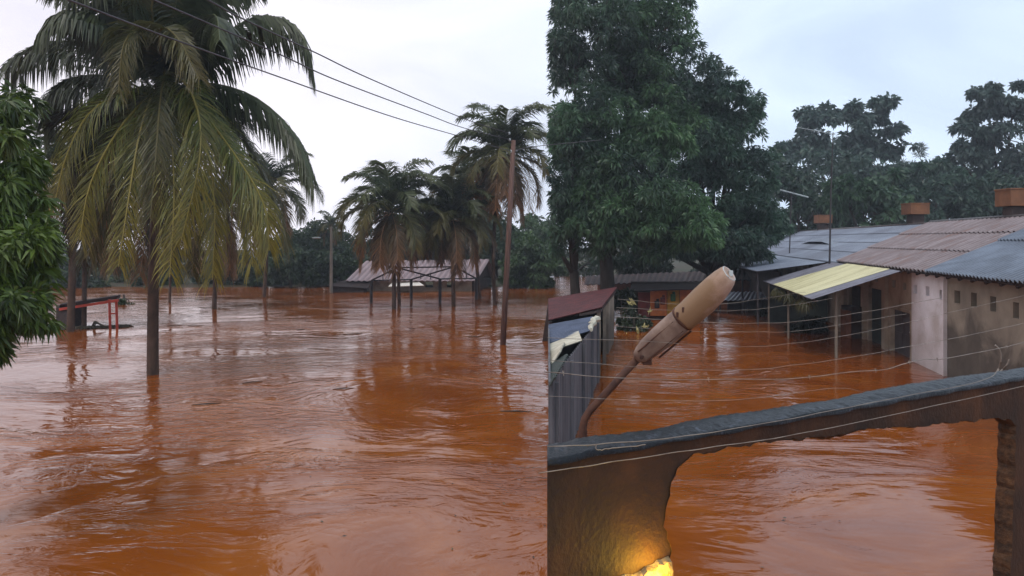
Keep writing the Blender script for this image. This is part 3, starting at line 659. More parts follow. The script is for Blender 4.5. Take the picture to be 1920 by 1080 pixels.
def smooth_pts(P, m=40): return [tuple(p) for p in spline([tuple(p) for p in P], m)]
CB = [('lowest cable running from the leaning pole across the big palm crown', [(863, 256, 27.5), (730, 217, 21), (520, 143, 16.5), (307, 67, 13), (130, 0, 10.5), (-150, -105, 8.5)]),
      ('middle cable running from the leaning pole to the top of the photo', [(867, 239, 27.5), (797, 213, 23), (630, 150, 18), (520, 100, 15.5), (270, -8, 12), (0, -120, 9.5)]),
      ('topmost cable running from the leaning pole to the top of the photo', [(872, 223, 27.5), (699, 150, 20), (590, 98, 17), (459, 37, 14), (390, 0, 12.5), (150, -130, 9.5)])]
for (lab, P), q in zip(CB, ends):
    solo(MB().tube(smooth_pts([q] + [W(*p) for p in P], 60), .016, 6), 'power_cable', M['cable'], lab, 'cable', 'cables on the leaning pole', smooth=True)
# pole to the right, leaving over the palm
solo(MB().tube(smooth_pts([ends[0] + Vector((.05, 0, 0)), W(1000, 275, 34), W(1130, 262, 39)], 20), .016, 6), 'power_cable', M['cable'], 'cable leaving the leaning pole to the right over the palm skirt', 'cable', 'cables on the leaning pole')

# red framed shelter
rs = thing('red_shelter', WW(170, 616), 'half sunk shelter with red metal frame and dark flat roof', 'shelter')
rY = F * H / (616 - HOR)
MB().hexa([W(112, 577, rY), W(222, 560, rY), W(226, 558, rY + 2), W(118, 574, rY + 2), W(112, 571, rY), W(222, 554, rY), W(226, 552, rY + 2), W(118, 568, rY + 2)]).build('roof', M['rust_roof'], rs)
MB().tube([W(112, 580, rY - .03), W(222, 563, rY - .03)], .09, 4).build('fascia', M['red_paint'], rs)
for px in (207, 220): MB().tube([W(px - 2, 561, rY), W(px, 626, rY)], .065, 6).build('post', M['red_paint'], rs)
MB().tube([W(205, 588, rY), W(219, 588, rY)], .04, 6).build('rail', M['red_paint'], rs)
MB().box((W(119, 600, rY).x, rY + .6, .3), (.75, 1.2, 1.75)).build('back_wall', M['dark_masonry'], rs)
MB().tube([W(206, 565, rY + .1), W(192, 562, rY + 1)], .04, 6).build('brace', M['red_paint'], rs)
mb = MB()
r2 = np.random.default_rng(5)
for k in range(90):
    u = r2.random(); p = WW(110 + 140 * u, 617 - 5 * u + r2.uniform(-1.5, 2)); d = Vector((r2.normal(), r2.normal() * .5, abs(r2.normal()) * .12)).normalized() * r2.uniform(.3, .9)
    mb.tube([p - d * .5, p + Vector((0, 0, .05)), p + d * .5], [.03, .05, .015], 5)
mb.build('debris_raft', M['debris']); tag(bpy.data.objects['debris_raft'], 'tangled raft of branches caught under the red framed shelter', 'debris', kind='stuff')
solo(MB().tube([WW(172, 612) , W(178, 604, rY), W(198, 612, rY - .3)], [.02, .07, .03], 6), 'driftwood', M['debris'], 'dark branch sticking up from the raft between shelter posts', 'branch')

# ------------------------------------------------------------------ right: long row house
X0, Y0, K = 14.29, 24.7, .192
def Lp(s, off, z): return Vector((X0 + off + K * s, Y0 + s, z))
def s_of(px, off=0):
    r = (px - 960) / F; return (X0 + off - Y0 * r) / (r - K)
def z_of(px, py, off=0): return H + (HOR - py) / F * (Y0 + s_of(px, off))
rh = thing('row_house', Lp(10, 0, 0), 'long row house with corrugated roof, chimneys and white doorway wall, flooded', 'house')
def rect(px0, px1, pyt, pyb, off=0):
    s0, s1 = s_of(px1, off), s_of(px0, off); pm = (px0 + px1) / 2
    return [(s0, z_of(pm, pyb, off)), (s1, z_of(pm, pyb, off)), (s1, z_of(pm, pyt, off)), (s0, z_of(pm, pyt, off))]
fnw = lambda a, b, t: Lp(a, t, b)
EZ = 3.43
# white part of the wall with vents
sdw = s_of(1709)
vW = [rect(px - 3.5, px + 3.5, py - h, py + h) for px, py, h in ((1765, 553, 9), (1739, 546, 9), (1716, 542, 8))]
mb = slab(MB(), [(0, -1), (sdw, -1), (sdw, EZ - .15), (0, EZ - .15)], vW, fnw, 0, .25); mb.build('wall', M['white_wall'], rh)
d2 = [(sdw + .12, -.9), (s_of(1671), -.9), (s_of(1671), 1.75), (sdw + .12, 1.75)]
d1 = [(s_of(1655), -.9), (s_of(1629), -.9), (s_of(1629), 2.4), (s_of(1655), 2.4)]
wn = [(s_of(1619), .9), (s_of(1592), .9), (s_of(1592), 2.35), (s_of(1619), 2.35)]
vC = [rect(px - 3, px + 3, py - h, py + h) for px, py, h in ((1695, 537, 7), (1675, 532, 7), (1658, 528, 6), (1642, 524, 5))]
mb = slab(MB(), [(sdw, -1), (46, -1), (46, EZ - .15), (sdw, EZ - .15)], [d2, d1, wn] + vC, fnw, .02, .27); mb.build('wall', M['cream_wall'], rh)
vS = [rect(px - 5.5, px + 5.5, py - h, py + h, .1) for px, py, h in ((1795, 557, 12), (1826, 562, 13), (1862, 570, 14), (1905, 582, 15))]
mb = slab(MB(), [(-10, -1), (0, -1), (0, EZ - .15), (-10, EZ - .15)], vS, fnw, .10, .35); mb.build('wall', M['stained_wall'], rh)
# corner pilaster strip, and the frames round the doors
MB().hexa([Lp(-.02, -.03, -1), Lp(.10, -.03, -1), Lp(.10, .2, -1), Lp(-.02, .2, -1), Lp(-.02, -.03, 3.2), Lp(.10, -.03, 3.2), Lp(.10, .2, 3.2), Lp(-.02, .2, 3.2)]).build('corner_strip', M['white_wall'], rh)
MB().hexa([Lp(-10, -.0, 1.98 - .0), Lp(-10, .098, 1.98), Lp(-.03, .098, 1.98), Lp(-.03, .0, 1.98), Lp(-10, 0, 2.03), Lp(-10, .098, 2.03), Lp(-.03, .098, 2.03), Lp(-.03, 0, 2.03)])
for hole, nm, mt in ((d2, 'door', 'door_grey'), (d1, 'door', 'dark_green'), (wn, 'window_shutter', 'interior')):
    (sa, za), (sb, _), (_, zb), _ = hole
    mb = MB(); n = 2 if hole is d2 else 1
    for i in range(n):
        a0 = sa + (sb - sa) * i / n + .02; a1 = sa + (sb - sa) * (i + 1) / n - .02
        mb.hexa([Lp(a0, .14, za), Lp(a1, .14, za), Lp(a1, .20, za), Lp(a0, .20, za), Lp(a0, .14, zb - .02), Lp(a1, .14, zb - .02), Lp(a1, .20, zb - .02), Lp(a0, .20, zb - .02)])
        for zz in (.35, 1.2):
            if zz + .5 < zb: mb.hexa([Lp(a0 + .12, .12, zz), Lp(a1 - .12, .12, zz), Lp(a1 - .12, .138, zz), Lp(a0 + .12, .138, zz), Lp(a0 + .12, .12, zz + .5), Lp(a1 - .12, .12, zz + .5), Lp(a1 - .12, .138, zz + .5), Lp(a0 + .12, .138, zz + .5)])
    d = mb.build(nm, M[mt], rh)
    if nm == 'door':
        MB().tube([Lp(sa + .25, .1, .95), Lp(sa + .25, .06, 1.0), Lp(sa + .25, .1, 1.1)], .02, 6).build('handle', M['pale_metal'], d)
    fr = slab(MB(), [(sa - .10, za), (sb + .10, za), (sb + .10, zb + .1), (sa - .10, zb + .1)], [[(sa + .01, za + .01), (sb - .01, za + .01), (sb - .01, zb - .01), (sa + .01, zb - .01)]], fnw, -.02, .16)
    fr.build('door_frame' if nm == 'door' else 'window_frame', M['cream_wall'], rh)
# pilasters, inner back wall, end walls
for px in (1662, 1622, 1585, 1550, 1520):
    s = s_of(px); MB().hexa([Lp(s - .22, -.14, -1), Lp(s + .22, -.14, -1), Lp(s + .22, .018, -1), Lp(s - .22, .018, -1), Lp(s - .22, -.14, 3.0), Lp(s + .22, -.14, 3.0), Lp(s + .22, .018, 3.0), Lp(s - .22, .018, 3.0)]).build('pilaster', M['cream_wall'], rh)
mb = MB(); mb.hexa([Lp(-10, 8, -1), Lp(46, 8, -1), Lp(46, 8.25, -1), Lp(-10, 8.25, -1), Lp(-10, 8, 3.2), Lp(46, 8, 3.2), Lp(46, 8.25, 3.2), Lp(-10, 8.25, 3.2)]); mb.build('wall', M['cream_wall'], rh)
for s in (-10, 45.75):
    slab(MB(), [(.36, -1), (7.99, -1), (7.99, 3.2), (4.1, 5.15), (.36, 3.45)], [], lambda a, b, t: Lp(s + t, a, b), 0, .25).build('end_wall', M['cream_wall'], rh)
# roofs, in overlapping rows of sheets
def roofrows(s0, s1, z_add, matn, rows, pitch=.24, amp=.045, over=0.0, ridge=4.0, rz=5.38, back=True):
    mb = MB()
    for i in range(rows):
        u0, u1 = i / rows, (i + 1) / rows + (.02 if i < rows - 1 else 0)
        o0 = -.6 - over + (ridge + .6 + over) * u0; o1 = -.6 - over + (ridge + .6 + over) * u1
        ez = EZ - over * .42
        z0 = ez + (rz - ez) * u0 + z_add - .028 * 0; z1 = ez + (rz - ez) * u1 + z_add - .03
        corr(mb, Lp(s0, o0, z0 + .03), Lp(s1, o0, z0 + .03), Lp(s1, o1, z1), Lp(s0, o1, z1), pitch, amp, 3)
    o = mb.build('roof', M[matn], rh, solid=.016)
    if back:
        mb = MB(); corr(mb, Lp(s1, 8.8, EZ + z_add), Lp(s0, 8.8, EZ + z_add), Lp(s0, ridge + .01, rz + z_add - .02), Lp(s1, ridge + .01, rz + z_add - .02), pitch, amp, 2)
        mb.build('roof', M[matn], rh, solid=.016)
    return o
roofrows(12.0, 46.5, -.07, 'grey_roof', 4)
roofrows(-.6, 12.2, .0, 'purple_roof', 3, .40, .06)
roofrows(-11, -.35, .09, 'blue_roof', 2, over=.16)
mb = MB(); mb.tube([Lp(-11, 4, 5.46), Lp(-.4, 4, 5.46)], .08, 8); mb.tube([Lp(-.4, 4, 5.38), Lp(12.1, 4, 5.38)], .08, 8); mb.tube([Lp(12.1, 4, 5.31), Lp(46.5, 4, 5.31)], .08, 8); mb.build('ridge_cap', M['purple_roof'], rh, smooth=True)
mb = MB()
for s in np.arange(-10.5, 46, .9): mb.tube([Lp(s, -.5, EZ - .12), Lp(s, 4.0, 5.38 - .2)], .05, 4)
mb.tube([Lp(-10.8, -.45, EZ - .05), Lp(46.2, -.45, EZ - .05)], .045, 4)
mb.build('rafters', M['dark_masonry'], rh)
# lifted sheet on the far roof
mb = MB(); p = lambda s, o, dz: Lp(s, o, EZ - .07 + (5.38 - EZ) * (o + .6) / 4.6 + dz)
mb.add([tuple(p(21, 1.3, .02)), tuple(p(24, 1.3, .22)), tuple(p(28, 1.3, .22)), tuple(p(31, 1.3, .02)), tuple(p(21, 2.2, .05)), tuple(p(24, 2.2, .05)), tuple(p(28, 2.2, .05)), tuple(p(31, 2.2, .05))], [(0, 1, 5, 4), (1, 2, 6, 5), (2, 3, 7, 6)])
mb.build('lifted_sheet', M['grey_roof'], rh, solid=.02)
# chimneys
for px, pt, pm, pb, w_ in ((1903, 358, 388, 412, 50), (1716, 384, 403, 421, 38), (1543, 405, 419, 430, 27)):
    s = s_of(px, 4.3); Y = Y0 + s; zt, zm = H + (HOR - pt) / F * Y, H + (HOR - pm) / F * Y; c = Lp(s, 4.3, 0); wd = w_ * .92 * Y / F
    st = MB().box((c.x, c.y, (4.9 + zm) / 2), (wd * .62, wd * .62, zm - 4.9)).build('chimney', M['dark_masonry'], rh, bevel=.01)
    mb = MB(); mb.box((c.x, c.y, (zt + zm) / 2 + .02), (wd, wd, zt - zm)); mb.box((c.x, c.y, zt + .05), (wd * 1.05, wd * 1.05, .06)); mb.build('chimney_cap', M['orange'], st, bevel=.015)

# awning over the doors
aw = thing('awning', Lp(8, -2, 0), 'sloping porch awning of pale yellow and grey sheets on thin posts', 'awning')
A_, B_ = lambda u: Lp(2.5 + 10.6 * u, -.62, 3.36), lambda u: Lp(3.2 + 12.6 * u, -3.7, 2.28)
def strip(u0, u1, m, dz=0):
    mb = MB(); z = Vector((0, 0, dz)); corr(mb, B_(u0) + z, B_(u1) + z, A_(u1) + z, A_(u0) + z, .18, .018, 4)
    return mb.build('sheet', m, aw, solid=.01)
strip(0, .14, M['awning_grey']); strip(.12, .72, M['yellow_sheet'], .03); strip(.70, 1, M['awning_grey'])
for px, py in ((1568, 671),):
    pb = WW(px, py); MB().tube([pb - Vector((0, 0, 1)), Vector((pb.x, pb.y, 2.62))], .06, 8).build('post', M['concrete_pole'], aw)
for u in (.5, .97):
    q = B_(u) + Vector((.25, 0, 0)); MB().tube([Vector((q.x, q.y, -1)), q], .05, 8).build('post', M['concrete_pole'], aw)
MB().tube([B_(0) - Vector((-.2, 0, .06)), B_(1) - Vector((-.2, 0, .06))], .05, 4).build('beam', M['dark_masonry'], aw)
vb = [(tuple(B_(u) + Vector((.1, 0, -.15))), (.35, .8, .28), 26) for u in (.12, .3, .48, .66)]
mb = MB(); mb.add(*leafcloud(vb, rng, .4, .035, 6, (.03, .035, .012), (.10, .09, .03), droop=1.6)); solo(mb, 'hanging_vine', M['leaf'], 'dry green vine hanging from the low edge of the yellow awning', 'vine')
# dim things on the porch
mb = MB(); q = Lp(16, -1.6, 0); 
pw = thing('porch_partition', q, 'dim green grey partition wall closing the far end of the porch', 'partition')
slab(MB(), [(-3.4, -1), (-.16, -1), (-.16, 3.0), (-3.4, 2.3)], [[(-2.2, .8), (-1.2, .8), (-1.2, 1.8), (-2.2, 1.8)]], lambda a, b, t: Lp(16 + t, a, b), 0, .12).build('wall', M['dark_green'], pw)
bc = thing('cabinet', Lp(9.6, -.5, 0), 'dark wooden cabinet standing against the porch wall under the awning', 'cabinet')
mb = MB(); c = Lp(9.9, -.45, .6); mb.box((c.x, c.y, .35), (.5, 1.1, 2.2)); mb.build('body', M['dark_masonry'], bc, bevel=.02)
mb = MB(); mb.box((c.x - .27, c.y - .27, .5), (.03, .5, 1.5)); mb.build('door', M['brick_wall'], bc); mb = MB(); mb.box((c.x - .27, c.y + .27, .5), (.03, .5, 1.5)); mb.build('door', M['brick_wall'], bc)
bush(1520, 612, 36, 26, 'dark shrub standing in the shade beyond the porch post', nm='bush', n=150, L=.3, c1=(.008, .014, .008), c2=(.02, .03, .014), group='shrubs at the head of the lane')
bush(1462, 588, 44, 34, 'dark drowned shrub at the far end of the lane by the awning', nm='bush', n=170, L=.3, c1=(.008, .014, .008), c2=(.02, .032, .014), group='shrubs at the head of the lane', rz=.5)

# lean-to roofs beyond the awning and low buildings at the head of the lane
lt = thing('lean_to', Lp(27, -2, 0), 'low pale grey lean-to roof along the far part of the row house', 'lean-to')
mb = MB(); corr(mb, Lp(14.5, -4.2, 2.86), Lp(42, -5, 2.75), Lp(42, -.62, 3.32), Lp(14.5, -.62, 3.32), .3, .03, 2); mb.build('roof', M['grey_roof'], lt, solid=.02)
for s in (15, 22, 29, 36, 41): MB().tube([Lp(s, -4.1, -1), Lp(s, -4.1, 2.8)], .06, 6).build('post', M['dark_metal'], lt)
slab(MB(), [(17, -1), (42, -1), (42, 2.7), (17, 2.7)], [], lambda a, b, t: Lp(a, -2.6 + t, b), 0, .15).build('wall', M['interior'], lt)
b1_ = thing('long_shed', W(1290, 540, 56) - Vector((0, 0, W(1290, 540, 56).z)), 'long low shed with dark rusty roof across the head of the lane', 'shed')
MB().hexa([W(1130, 560, 55), W(1450, 560, 55), W(1470, 560, 59), W(1120, 560, 59), W(1130, 530, 55), W(1450, 522, 55), W(1470, 522, 59), W(1120, 530, 59)]).build('wall', M['brick_wall'], b1_)
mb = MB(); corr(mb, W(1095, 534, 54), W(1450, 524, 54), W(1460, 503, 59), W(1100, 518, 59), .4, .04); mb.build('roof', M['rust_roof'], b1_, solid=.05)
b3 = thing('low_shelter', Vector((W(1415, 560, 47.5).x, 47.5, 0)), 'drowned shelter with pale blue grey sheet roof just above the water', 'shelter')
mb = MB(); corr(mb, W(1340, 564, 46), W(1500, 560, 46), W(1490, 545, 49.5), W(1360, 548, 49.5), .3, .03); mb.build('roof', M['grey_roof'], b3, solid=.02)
for px in (1350, 1400, 1450, 1490): MB().tube([Vector((W(px, 560, 46.5).x, 46.5, -1)), W(px, 562, 46.5)], .06, 6).build('post', M['dark_metal'], b3)
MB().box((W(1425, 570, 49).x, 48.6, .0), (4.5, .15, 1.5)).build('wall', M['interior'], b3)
ks = thing('market_stall', Vector((W(1240, 600, 43).x, 43, 0)), 'market stall with orange, red and yellow boards under a dark roof', 'stall')
for px0, px1, pt, pb, m in ((1196, 1218, 548, 594, 'red_board'), (1219, 1250, 541, 592, 'orange_board'), (1251, 1274, 543, 592, 'yellow_board'), (1275, 1312, 541, 590, 'orange_board')):
    a = W(px0, pb, 43); b_ = W(px1, pt, 43); MB().box(((a.x + b_.x) / 2, 43, (a.z + b_.z) / 2), (b_.x - a.x - .01, .08, b_.z - a.z)).build('board', M[m], ks)
for px, py, m in ((1232, 571, 'dark_masonry'), (1243, 564, 'red_board'), (1262, 558, 'green_board'), (1285, 572, 'dark_masonry')):
    c = W(px, py, 42.9); mb = MB(); mb.box((c.x, c.y, c.z), (.28, .12, .42)); mb.box((c.x + .04, c.y, c.z + .27), (.16, .08, .14)); mb.build('goods', M[m], ks, bevel=.03)
mb = MB(); quad_prism(mb, [W(1180, 545, 41.8), W(1330, 541, 41.8), W(1330, 530, 45), W(1185, 532, 45)], .05); mb.build('roof', M['rust_roof'], ks)
for px in (1190, 1318): MB().tube([Vector((W(px, 600, 42.2).x, 42.2, -1)), W(px, 543, 42.2)], .06, 6).build('post', M['dark_metal'], ks)
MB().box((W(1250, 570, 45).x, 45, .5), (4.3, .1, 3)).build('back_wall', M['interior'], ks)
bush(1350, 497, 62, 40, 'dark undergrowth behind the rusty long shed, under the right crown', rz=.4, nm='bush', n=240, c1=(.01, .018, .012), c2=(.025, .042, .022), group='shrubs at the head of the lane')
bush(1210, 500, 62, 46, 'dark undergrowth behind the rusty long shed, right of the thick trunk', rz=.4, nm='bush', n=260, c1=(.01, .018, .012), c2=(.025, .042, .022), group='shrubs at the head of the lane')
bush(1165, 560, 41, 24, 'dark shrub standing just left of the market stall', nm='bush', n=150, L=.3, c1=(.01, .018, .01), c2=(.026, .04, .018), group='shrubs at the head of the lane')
bush(1188, 606, 37, 26, 'dark shrub with pale blossoms behind the near shed corner', nm='bush', n=130, L=.22, c1=(.01, .02, .008), c2=(.04, .06, .02), group='shrubs at the head of the lane', rz=1.3)
mb = MB(); r3 = np.random.default_rng(4)
for px, py in ((1180, 568), (1216, 585), (1209, 612), (1172, 637), (1196, 624), (1160, 634)):
    for _ in range(4):
        c = W(px + r3.uniform(-5, 5), py + r3.uniform(-3, 3), 35.8); d = Vector(r3.normal(size=3)) * .1
        mb.add([tuple(c), tuple(c + Vector((.09, 0, .04)) + d), tuple(c + Vector((.1, 0, .12))), tuple(c + Vector((0, 0, .1)) - d)], [(0, 1, 2, 3)], (.42, .38, .16))
solo(mb, 'blossom', M['leaf'], 'pale yellow blossoms on the dark shrub behind the shed corner', 'blossoms', kind='stuff')
# debris and rafters near the far roof edge
solo(MB().tube([W(1415, 515, 50), W(1425, 545, 49)], .07, 6), 'timber_post', M['dark_masonry'], 'short broken timber leaning in front of the rusty long shed', 'timber')

# aerials
an = thing('tv_antenna', W(1556, 487, 37.4), 'tall thin aerial mast rising from the roof edge beside the yellow awning', 'antenna')
MB().tube([W(1555, 520, 37.4), W(1558, 360, 37.4), W(1562, 248, 37.4)], [.05, .035, .02], 6).build('mast', M['dark_metal'], an)
MB().tube([W(1496, 239, 36.9), W(1566, 252, 37.6)], .018, 5).build('boom', M['pale_metal'], an)
for u in np.linspace(.05, .95, 6):
    c = W(1496, 239, 36.9).lerp(W(1566, 252, 37.6), u); MB().tube([c - Vector((.1, .5, .0)), c + Vector((.1, .5, 0))], .012, 4).build('element', M['pale_metal'], an)
an = thing('tv_antenna', W(1480, 476, 52), 'short aerial with tilted pale boom on the far grey roof', 'antenna')
MB().tube([W(1480, 484, 52), W(1484, 362, 52)], .04, 6).build('mast', M['dark_metal'], an)
MB().tube([W(1463, 356, 52), W(1516, 370, 52)], .05, 6).build('boom', M['pale_metal'], an)
for u in np.linspace(.1, .9, 5):
    c = W(1463, 356, 52).lerp(W(1516, 370, 52), u); MB().tube([c - Vector((0, .5, .08)), c + Vector((0, .5, .08))], .018, 4).build('element', M['pale_metal'], an)

# ------------------------------------------------------------------ left row of sheds along the lane
def LWx(Y): return 1.38 + K * (Y - 16.8)
def SX(Y): return .0475 * Y + .04
def vcorr(mb, Ya, Yb, z0, zt, pitch=.35, amp=.02):
    m = int(abs(Yb - Ya) / pitch * 8); V = []
    for i in range(m + 1):
        Y = Ya + (Yb - Ya) * i / m; x = LWx(Y) + amp * max(-.6, min(.6, math.sin(2 * math.pi * (Y - Ya) / pitch))) * 1.6
        V += [(x, Y, z0), (x, Y, zt(Y))]
    mb.add(V, [(2 * i, 2 * i + 2, 2 * i + 3, 2 * i + 1) for i in range(m)]); return mb
s1 = thing('metal_shed', (LWx(18), 18, 0), 'grey sheet metal shed with patched cream and blue roof beside the lane', 'shed')
vcorr(MB(), 13.4, 23.6, -1, lambda Y: 2.02 - .012 * (Y - 13)).build('wall', M['shed_metal'], s1, solid=.01)
for Y in (13.6, 16.1, 18.7, 21.2, 23.5):
    MB().box((LWx(Y) + .05, Y, .45), (.07, .07, 2.9)).build('corner_post', M['shed_metal'], s1)
mb = MB(); mb.add([(SX(13.4), 13.4, -1), (LWx(13.4), 13.4, -1), (LWx(13.4), 13.4, 2.0), (SX(13.4), 13.4, 1.95)], [(0, 1, 2, 3)]); mb.add([(SX(23.6), 23.6, -1), (LWx(23.6), 23.6, -1), (LWx(23.6), 23.6, 1.9), (SX(23.6), 23.6, 1.8)], [(0, 1, 2, 3)])
mb.add([(SX(13.4), 13.4, -1), (SX(13.4), 13.4, 1.95), (SX(23.6), 23.6, 1.8), (SX(23.6), 23.6, -1)], [(0, 1, 2, 3)])
mb.build('wall', M['shed_metal'], s1, solid=.04)
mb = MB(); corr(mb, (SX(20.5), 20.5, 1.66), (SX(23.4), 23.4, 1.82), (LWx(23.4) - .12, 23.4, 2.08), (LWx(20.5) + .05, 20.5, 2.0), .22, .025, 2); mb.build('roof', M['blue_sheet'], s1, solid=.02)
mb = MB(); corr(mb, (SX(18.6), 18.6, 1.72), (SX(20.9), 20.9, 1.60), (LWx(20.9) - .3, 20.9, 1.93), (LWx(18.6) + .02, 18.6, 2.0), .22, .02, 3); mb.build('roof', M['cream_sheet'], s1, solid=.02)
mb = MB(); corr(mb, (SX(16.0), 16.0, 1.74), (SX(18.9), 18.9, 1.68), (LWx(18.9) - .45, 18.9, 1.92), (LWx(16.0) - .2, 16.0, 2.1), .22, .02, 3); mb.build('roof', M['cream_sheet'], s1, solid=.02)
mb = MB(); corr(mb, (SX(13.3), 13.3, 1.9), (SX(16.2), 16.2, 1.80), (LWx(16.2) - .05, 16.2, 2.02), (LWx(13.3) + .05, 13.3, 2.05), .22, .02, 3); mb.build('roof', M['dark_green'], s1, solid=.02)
# torn flashing along the sheet ends
mb = MB(); r4 = np.random.default_rng(9)
pts = [Vector((LWx(Y) + r4.uniform(-.05, .08), Y, 2.04 + r4.uniform(-.04, .05))) for Y in np.linspace(20.6, 23.4, 9)]
mb.tube(pts, [.05 + .04 * r4.random() for _ in pts], 6); mb.build('flashing', M['cream_sheet'], s1)
s2 = thing('red_roofed_shed', (LWx(29), 29, 0), 'shed with dull red sloping roof behind the patched metal shed', 'shed')
mb = MB(); corr(mb, (SX(24), 24, 1.92), (SX(33.8), 33.8, 1.82), (LWx(33.6) + .12, 33.6, 2.36), (LWx(24) + .12, 24, 2.34), .3, .03, 2); mb.build('roof', M['red_roof'], s2, solid=.03)
MB().hexa([(LWx(29.5) - .12, 29.5, -1), (LWx(29.5), 29.5, -1), (LWx(33.4), 33.4, -1), (LWx(33.4) - .12, 33.4, -1), (LWx(29.5) - .12, 29.5, 2.28), (LWx(29.5), 29.5, 2.28), (LWx(33.4), 33.4, 2.3), (LWx(33.4) - .12, 33.4, 2.3)]).build('wall', M['stained_wall'], s2)
MB().hexa([(SX(24.2), 33.2, -1), (LWx(33.2) - .13, 33.2, -1), (LWx(33.2) - .13, 33.35, -1), (SX(33.3), 33.35, -1), (SX(33.2), 33.2, 1.75), (LWx(33.2) - .13, 33.2, 2.25), (LWx(33.2) - .13, 33.35, 2.25), (SX(33.3), 33.35, 1.75)]).build('back_wall', M['dark_masonry'], s2)
MB().hexa([(SX(24) + .02, 24.1, -1), (SX(24) + .1, 24.1, -1), (SX(33.2) + .1, 33.1, -1), (SX(33.2), 33.1, -1), (SX(24) + .02, 24.1, 1.85), (SX(24) + .1, 24.1, 1.85), (SX(33.2) + .1, 33.1, 1.75), (SX(33.2), 33.1, 1.75)]).build('side_wall', M['dark_masonry'], s2)
for Y in (24.3, 27): MB().box((LWx(Y), Y, .6), (.12, .12, 3.3)).build('post', M['stained_wall'], s2)
MB().hexa([(LWx(24) - .6, 24, 2.05), (LWx(24) + .1, 24, 2.18), (LWx(33) + .1, 33, 2.18), (LWx(33) - .6, 33, 2.05), (LWx(24) - .6, 24, 2.13), (LWx(24) + .1, 24, 2.26), (LWx(33) + .1, 33, 2.26), (LWx(33) - .6, 33, 2.13)]).build('eave_board', M['dark_masonry'], s2)
for Y in (24.8, 29.7, 33.3): pass

# ------------------------------------------------------------------ foreground parapet wall with broken opening
h0 = .95                                                    # top of the wall below the eye
def top_pt(px, py): Y = F * h0 / (py - HOR); return W(px, py, Y)
A0, A1 = top_pt(1026, 866), top_pt(1920, 708)               # front top edge
ud = (A1 - A0); ud.z = 0; LEN = ud.length; ud.normalize(); nd = Vector((-ud.y, ud.x, 0))  # nd points away from the viewer
SEAM_X = A0.x / A0.y
def Wp(u, z, t):                                            # the left end is cut on a bevel
    q = A0 + nd * t; sh = (SEAM_X * q.y - q.x) / (ud.x - SEAM_X * ud.y)
    q = q + ud * (u + sh * max(0, 1 - u / 1.2)); return Vector((q.x, q.y, z))
def face(px, py):                                           # photo point on the front face plane -> (u, z)
    r = Vector(((px - 960) / F, 1, (HOR - py) / F)); den = r.x * nd.x + r.y * nd.y
    k = (A0.x * nd.x + A0.y * nd.y) / den; q = r * k
    return ((Vector((q.x, q.y, 0)) - Vector((A0.x, A0.y, 0))).dot(ud), H + q.z)
ZT = H - h0; TH = .10; CW = .17
SH = 0.0
r5 = np.random.default_rng(12)
def rough(P, step=.03, a=.012):
    out = []
    for i in range(len(P)):
        p, q = np.array(P[i]), np.array(P[(i + 1) % len(P)]); d = q - p; L = np.linalg.norm(d); n = np.array((-d[1], d[0])) / (L + 1e-9)
        m = max(1, int(L / step))
        for k in range(m):
            b = p + d * k / m; out.append(tuple(b + n * (a * 1.6 * mnoise.noise((b[0] * 9, b[1] * 9, 0)) + r5.uniform(-a, a) * .6)))
    return out
hole = [face(px, py) for px, py in ((1256, 1130), (1254, 1020), (1246, 985), (1250, 940), (1262, 905), (1272, 880), (1300, 850), (1380, 838), (1450, 826), (1560, 817), (1620, 806), (1720, 797), (1800, 790), (1870, 783), (1892, 786), (1903, 798), (1900, 900), (1896, 1000), (1890, 1130))]
hole = rough(hole[::-1])
e0 = .0
outer = [(e0, -1.2), (LEN + 3, -1.2), (LEN + 3, ZT), (e0, ZT)]
pw_ = thing('parapet_wall', Wp(2, 0, 0), 'wet brown concrete wall in the foreground with a large broken opening', 'wall')
slab(MB(), outer, [hole], lambda a, b, t: Wp(a, b, t), 0, TH).build('wall', M['wet_concrete'], pw_)
# rough lining of the opening
mb = MB(); V = []; m = len(hole)
ts = [-.008, .02, .04, .06, .08, TH + .008]
for i, (a, b) in enumerate(hole):
    c = np.array((2.6, 2.7)); d = np.array((a, b)) - np.array((face(1570, 960))); d /= np.linalg.norm(d)
    for t in ts:
        k = .010 + .014 * mnoise.noise((a * 4, b * 4, t * 5)) + .007 * mnoise.noise((a * 21, b * 21, t * 21))
        k = max(k, .003) if .0 < t < TH else .012 * abs(mnoise.noise((a * 12, b * 12, 3))) - .004
        V.append(tuple(Wp(a - d[0] * k, b - d[1] * k, t)))
k = len(ts)
mb.add(V, [(i * k + j, ((i + 1) % m) * k + j, ((i + 1) % m) * k + j + 1, i * k + j + 1) for i in range(m) for j in range(k - 1)])
mb.build('broken_edge', M['broken_edge'], pw_)
# bitumen coping, lumpy
mb = MB(); nu, nv = 620, 16; V = []
for i in range(nu + 1):
    u = -.0 + (LEN + 3) * i / nu
    prof = []
    for j in range(nv + 1):
        v = j / nv; t = -.02 + (CW + .04) * v
        z = ZT + .012 + .014 * math.sin(math.pi * v) + .016 * mnoise.noise((u * 2, t * 3, 0)) + .005 * mnoise.noise((u * 14, t * 16, 5)) + .005 * mnoise.noise((u * 40, t * 46, 5))
        prof.append((t + (.012 * mnoise.noise((u * 6, v, 9)) if j in (0, nv) else 0), z))
    prof = [(prof[0][0] + .003, ZT - .012 + .014 * mnoise.noise((u * 5, 1, 1)))] + prof + [(prof[-1][0] - .003, ZT - .03)]
    for t, z in prof: V.append(tuple(Wp(u, z, t)))
k = nv + 3
Fc = [(i * k + j, (i + 1) * k + j, (i + 1) * k + j + 1, i * k + j + 1) for i in range(nu) for j in range(k - 1)]
